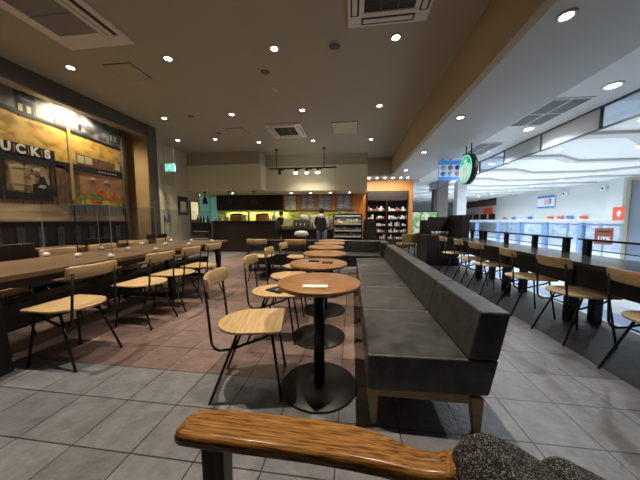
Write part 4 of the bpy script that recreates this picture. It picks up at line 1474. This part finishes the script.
# emblem in white strokes: crown, face, flowing hair and twin tails
b.lathe([(0, 0), (.06, 0), (.06, .004), (0, .004)], (xx - .002, 0, .07), 20, axis='x')
b.lathe([(RS - .035, 0), (RS - .02, 0), (RS - .02, .004), (RS - .035, .004), (RS - .035, 0)], (xx - .001, 0, 0), 48, axis='x')
b.prism_x([(-.055, .14), (.055, .14), (.085, .21), (.03, .18), (0, .235), (-.03, .18), (-.085, .21)], xx - .003, xx)
b.prism_x([(-.045, .0), (.045, .0), (.06, -.10), (.04, -.26), (-.04, -.26), (-.06, -.10)], xx - .003, xx)
for s in (-1, 1):
    for q in range(3):
        stroke([(s * (.07 + q * .025), .13 - q * .01), (s * (.10 + q * .034), .03), (s * (.095 + q * .034), -.08), (s * (.12 + q * .03), -.2 + q * .04)], .008)
    b.prism_x([(s * .19, .12), (s * .275, .02), (s * .25, -.13), (s * .20, -.02)][::s], xx - .003, xx)
    b.prism_x([(s * .12, -.08), (s * .19, -.03), (s * .23, -.15), (s * .10, -.27)][::s], xx - .003, xx)
b.build('white_emblem', 'signwhite', fc_)
for y in (-.12, .12):
    MB().tube([(0, y, .31), (0, y, .525)], .013).build('hanging_rod', 'blackm', t)

t = thing('blue_mall_sign', 'blue and white overhead sign with rows of round icons behind the round sign', 'sign', (2.72, 7.12, 2.44))
bl = mat('sign_blue', (0.05, 0.22, 0.62), .5, emit=(0.08, 0.3, 0.8), estr=.35)
MB().box((-.40, 0, -.24), (.36, .06, .27)).build('sign_panel', [bl], t)
MB().box((-.40, -.004, -.16), (.36, 0, .16)).build('pale_band', mat('sign_pale', (.45, .6, .85), .5, emit=(.4, .6, .9), estr=.4), t)
ic = [mat('icon_a', (.7, .8, .85), .5), mat('icon_b', (.65, .35, .35), .5), mat('icon_c', (.1, .2, .55), .5), mat('icon_d', (.2, .5, .6), .5)]
for r_ in range(2):
    for c_ in range(4):
        MB().lathe([(0, 0), (.065, 0), (.065, .004), (0, .004)], (-.29 + c_ * .18, -.01, .08 - r_ * .16), 16, axis='y').build('round_icon', ic[(r_ * 3 + c_) % 4], t)
for x in (-.3, -.1):
    MB().tube([(x, .03, .27), (x, .03, .31)], .012).build('hanging_rod', 'blackm', t)

# corridor ceiling grilles and hanging glass panels
for (x, y), lb in {(2.95, 4.35): 'nearer grey louvre grille set in corridor ceiling', (2.95, 6.3): 'farther grey louvre grille set in corridor ceiling'}.items():
    t = thing('ceiling_grille', lb, 'air vent', (x, y, 2.765))
    MB().box((-.26, -.5, -.012), (.26, .5, 0)).build('frame', 'mallceil', t)
    for i_ in range(2):
        for j_ in range(2):
            b = MB()
            for q in range(9):
                y0 = -.46 + j_ * .48 + q * .05
                b.box((-.23 + i_ * .25, y0, -.022), (-.02 + i_ * .25, y0 + .025, -.011))
            b.build('louvre_slats', 'louvre', t)
k = 0
for q in range(9):
    y0 = 1.9 + q * 1.15
    isg = q % 3 == 1
    t = thing('smoke_barrier', f'{"pale blue glass" if isg else "white"} smoke barrier panel, {ordn[q]} along the corridor ceiling', 'barrier', (3.6, y0, 0), 0, 'smoke barrier panels')
    MB().box((-.012, .02, 2.46), (.012, 1.13, 2.75)).build('panel', 'mallglass' if isg else 'whitep', t)
    b = MB()
    b.box((-.02, 0, 2.44), (.02, 1.15, 2.46))
    b.box((-.02, 0, 2.75), (.02, 1.15, 2.78))
    b.box((-.02, 0, 2.46), (.02, .02, 2.75))
    b.build('frame', 'grille', t)

# ================================================================== MALL
t = thing('mall_railing', 'white topped blue railing with glass along the mall edge', 'railing', (6.5, 0, 0))
MB().box((-.06, 6.0, 1.04), (.06, 20, 1.11)).build('handrail', 'whitep', t)
MB().box((-.02, 6.0, .97), (.02, 20, 1.02)).build('lower_rail', 'bluepost', t)
for y in (7.9, 9.2, 10.55, 11.9, 13.8, 15.7, 17.6):
    MB().box((-.06, y - .06, 0), (.06, y + .06, 1.04)).build('post', 'bluepost', t)
MB().box((-.006, 6.0, .1), (.006, 20, .97)).build('glass_infill', 'mallglass', t)
t = thing('mall_glass_booth', 'tall pale glass panel with beige frame at the right edge', 'glass panel', (6.0, 0, 0))
b = MB()
b.box((0, 6.22, 0), (.08, 6.30, 2.05))
b.box((0, 4.2, 1.98), (.1, 6.22, 2.05))
b.build('frame', 'wall', t)
MB().box((.03, 4.2, .0), (.06, 6.22, 1.98)).build('glass_sheet', mat('frosted_blue', (.35, .45, .58), .2), t)
t = thing('sale_sign', 'red sale sign reading 10% standing behind the railing', 'sign', (6.9, 7.72, 0))
MB().box((-.02, -.02, 0), (.02, .02, .55)).build('post', 'whitep', t)
MB().box((-.2, -.2, 0), (.2, .2, .02)).build('base', 'whitep', t)
pn = MB().box((-.17, -.06, .45), (.17, -.02, .90)).build('red_panel', 'red', t)
text_mesh('percent_text', '10%', .16, 'signwhite', pn, (0, -.064, .6), (PI / 2, 0, 0), 0.003, 0.95, 0.004)
MB().box((-.13, -.064, .78), (.13, -.061, .83)).build('dark_lettering', 'black', pn)
t.rotation_euler = (0, 0, -.6)
t = thing('red_pictogram_sign', 'red square sign with white arrow figure on far mall wall', 'sign', (13.05, 13.95, 1.45))
MB().box((0, -.3, -.25), (.04, .3, .3)).build('panel', 'red', t)
b = MB()
b.prism_x([(-.12, 0), (0, .15), (.12, 0), (.05, 0), (.05, -.15), (-.05, -.15), (-.05, 0)], -.005, 0)
b.build('arrow_mark', 'signwhite', t)
MB().box((0, -.32, -.36), (.03, .32, -.3)).build('caption_strip', 'red', t)
t = thing('blue_hanging_notice', 'small white notice with blue borders hanging on far mall wall', 'sign', (13.2, 18.9, 2.35))
MB().box((0, -.75, -.4), (.04, .75, .4)).build('panel', 'whitep', t)
MB().box((-.01, -.75, .28), (0, .75, .4)).build('blue_border', 'blue', t)
MB().box((-.01, -.75, -.4), (0, .75, -.3)).build('blue_border', 'blue', t)
MB().box((-.01, -.35, -.2), (0, .1, .2)).build('red_mark', pinkshop, t)
MB().box((-.01, -.5, -.15), (0, -.36, .2)).build('blue_mark', 'blue', t)
cc = ['red', 'blue', 'red', 'red', 'blue', 'blue', 'red']
for i, (y, c_) in enumerate(zip((16.0, 16.9, 17.6, 18.4, 20.3, 22.2, 23.4), cc)):
    o = MB().box((13.18, y - .22, 1.22), (13.22, y + .22, 1.36)).build('shop_nameplate', c_)
    tag(o, f'{c_} lettered shop nameplate on the far wall ledge, {ordn[i]} from the right', 'sign', 'shop nameplates on the far wall')
for i, (y, z) in enumerate(((17.3, 2.75), (14.9, 2.78))):
    t = thing('security_camera', ['white wall spotlight with dark lens, left of two on far mall wall', 'white wall spotlight with dark lens, right of two on far mall wall'][i], 'camera', (13.08, y, z))
    MB().box((0, -.12, -.12), (.2, .12, .12)).build('housing', 'whitep', t, .02)
    MB().lathe([(0, 0), (.06, 0), (.06, .02), (0, .02)], (-.02, 0, 0), 14, axis='x').build('lens', 'black', t)
t = thing('brick_pillar', 'pinkish brick pillar beyond the cafe entrance', 'pillar', (4.15, 12.0, 0))
brk = tile('pink_brick', (.35, .24, .23), (.42, .30, .28), (.3, .25, .24), w_=.3, h_=.12)
MB().box((-.25, 0, 0), (.2, .4, 3.2)).build('brick_shaft', brk, t)
MB().box((-.4, 0, 0), (-.26, .4, 3.2)).build('dark_edge', 'grille', t)
o = MB().box((4.75, 12.0, 0), (5.15, 12.4, 3.2)).build('white_pillar', 'whitep')
tag(o, 'white pillar right of the brick pillar beyond the entrance', 'pillar')
o = MB().box((13.15, 25.5, 1.75), (13.3, 26.8, 2.3)).build('shop_sign', 'red')
tag(o, 'red shop sign below brown fascia at the mall end', 'sign')

# ================================================================== FOREGROUND ARMCHAIR
t = thing('foreground_armchair', 'honey oak armchair with dark tweed back, cut by the bottom edge', 'armchair', (0, 0, 0))
# armrest: board swept along x, slightly widening and dipping before rising at the far end
prof = [(-.405, .482, .535, .63), (-.385, .472, .552, .634), (-.33, .470, .562, .635), (-.2, .470, .563, .635), (-.08, .470, .562, .634), (0, .468, .560, .632), (.06, .466, .552, .629),
        (.11, .465, .536, .624), (.15, .465, .526, .620), (.185, .465, .522, .623), (.21, .467, .522, .632), (.228, .47, .520, .642)]
b = MB()
rings = []
for i, (x, y0, y1, z) in enumerate(prof):
    th = .03
    sec = [(y0, z - th), (y0 - .002, z - th * .3), (y0 + .006, z), (y1 - .006, z), (y1 + .002, z - th * .3), (y1, z - th)]
    rings.append([b.b.verts.new((x, a, c)) for a, c in sec])
for i in range(len(rings) - 1):
    for k in range(6):
        f = b.b.faces.new([rings[i][k], rings[i][(k + 1) % 6], rings[i + 1][(k + 1) % 6], rings[i + 1][k]])
b.b.faces.new(rings[0])
b.b.faces.new(rings[-1])
b.build('armrest', 'armwood', t, .008, 3)
MB().hexa([(-.335, .49, 0), (-.295, .49, 0), (-.295, .53, 0), (-.335, .53, 0)], [(-.345, .488, .606), (-.288, .488, .606), (-.288, .535, .606), (-.345, .535, .606)]).build('leg', 'armdark', t, .004)
MB().hexa([(-.375, -.09, 0), (-.335, -.09, 0), (-.335, -.05, 0), (-.375, -.05, 0)], [(-.38, -.09, .606), (-.325, -.09, .606), (-.325, -.045, .606), (-.38, -.045, .606)]).build('leg', 'armdark', t, .004)
for y in (.49, -.09):
    MB().hexa([(.46, y, 0), (.50, y, 0), (.50, y + .04, 0), (.46, y + .04, 0)], [(.25, y, .4), (.3, y, .4), (.3, y + .04, .4), (.25, y + .04, .4)]).build('leg', 'armdark', t, .004)
MB().box((-.42, -.11, .606), (.22, -.03, .634)).build('armrest', 'armwood', t, .008)
MB().box((-.36, -.03, .26), (.28, .47, .31)).build('seat_rail', 'armdark', t, .004)


def tweed():
    m = bpy.data.materials.new('charcoal_tweed')
    m.use_nodes = True
    nt = m.node_tree
    b_ = nt.nodes['Principled BSDF']
    b_.inputs['Roughness'].default_value = .9
    tc = nt.nodes.new('ShaderNodeTexCoord')
    v = nt.nodes.new('ShaderNodeTexVoronoi')
    v.inputs['Scale'].default_value = 520
    nt.links.new(tc.outputs['Object'], v.inputs['Vector'])
    r = nt.nodes.new('ShaderNodeValToRGB')
    r.color_ramp.interpolation = 'CONSTANT'
    e_ = r.color_ramp.elements
    e_[0].color = (.012, .011, .011, 1)
    e_[1].position = .5
    e_[1].color = (.05, .047, .045, 1)
    e2 = e_.new(.72)
    e2.color = (.30, .29, .28, 1)
    nt.links.new(v.outputs['Color'], r.inputs[0])
    nt.links.new(r.outputs[0], b_.inputs['Base Color'])
    bp = nt.nodes.new('ShaderNodeBump')
    bp.inputs['Strength'].default_value = .6
    bp.inputs['Distance'].default_value = .003
    nt.links.new(v.outputs['Distance'], bp.inputs['Height'])
    nt.links.new(bp.outputs[0], b_.inputs['Normal'])
    return m


tw = tweed()
MB().box((-.35, -.02, .31), (.27, .465, .42)).build('seat_cushion', tw, t, .04, 4)
MB().prism_y([(.17, .36), (.19, .60), (.235, .675), (.28, .688), (.34, .665), (.41, .625), (.422, .36)], -.03, .53).build('back_cushion', tw, t, .035, 5)
MB().prism_y([(.424, .36), (.418, .59), (.46, .605), (.56, .56), (.585, .36)], 0, .575).build('rear_bolster', tw, t, .03, 5)
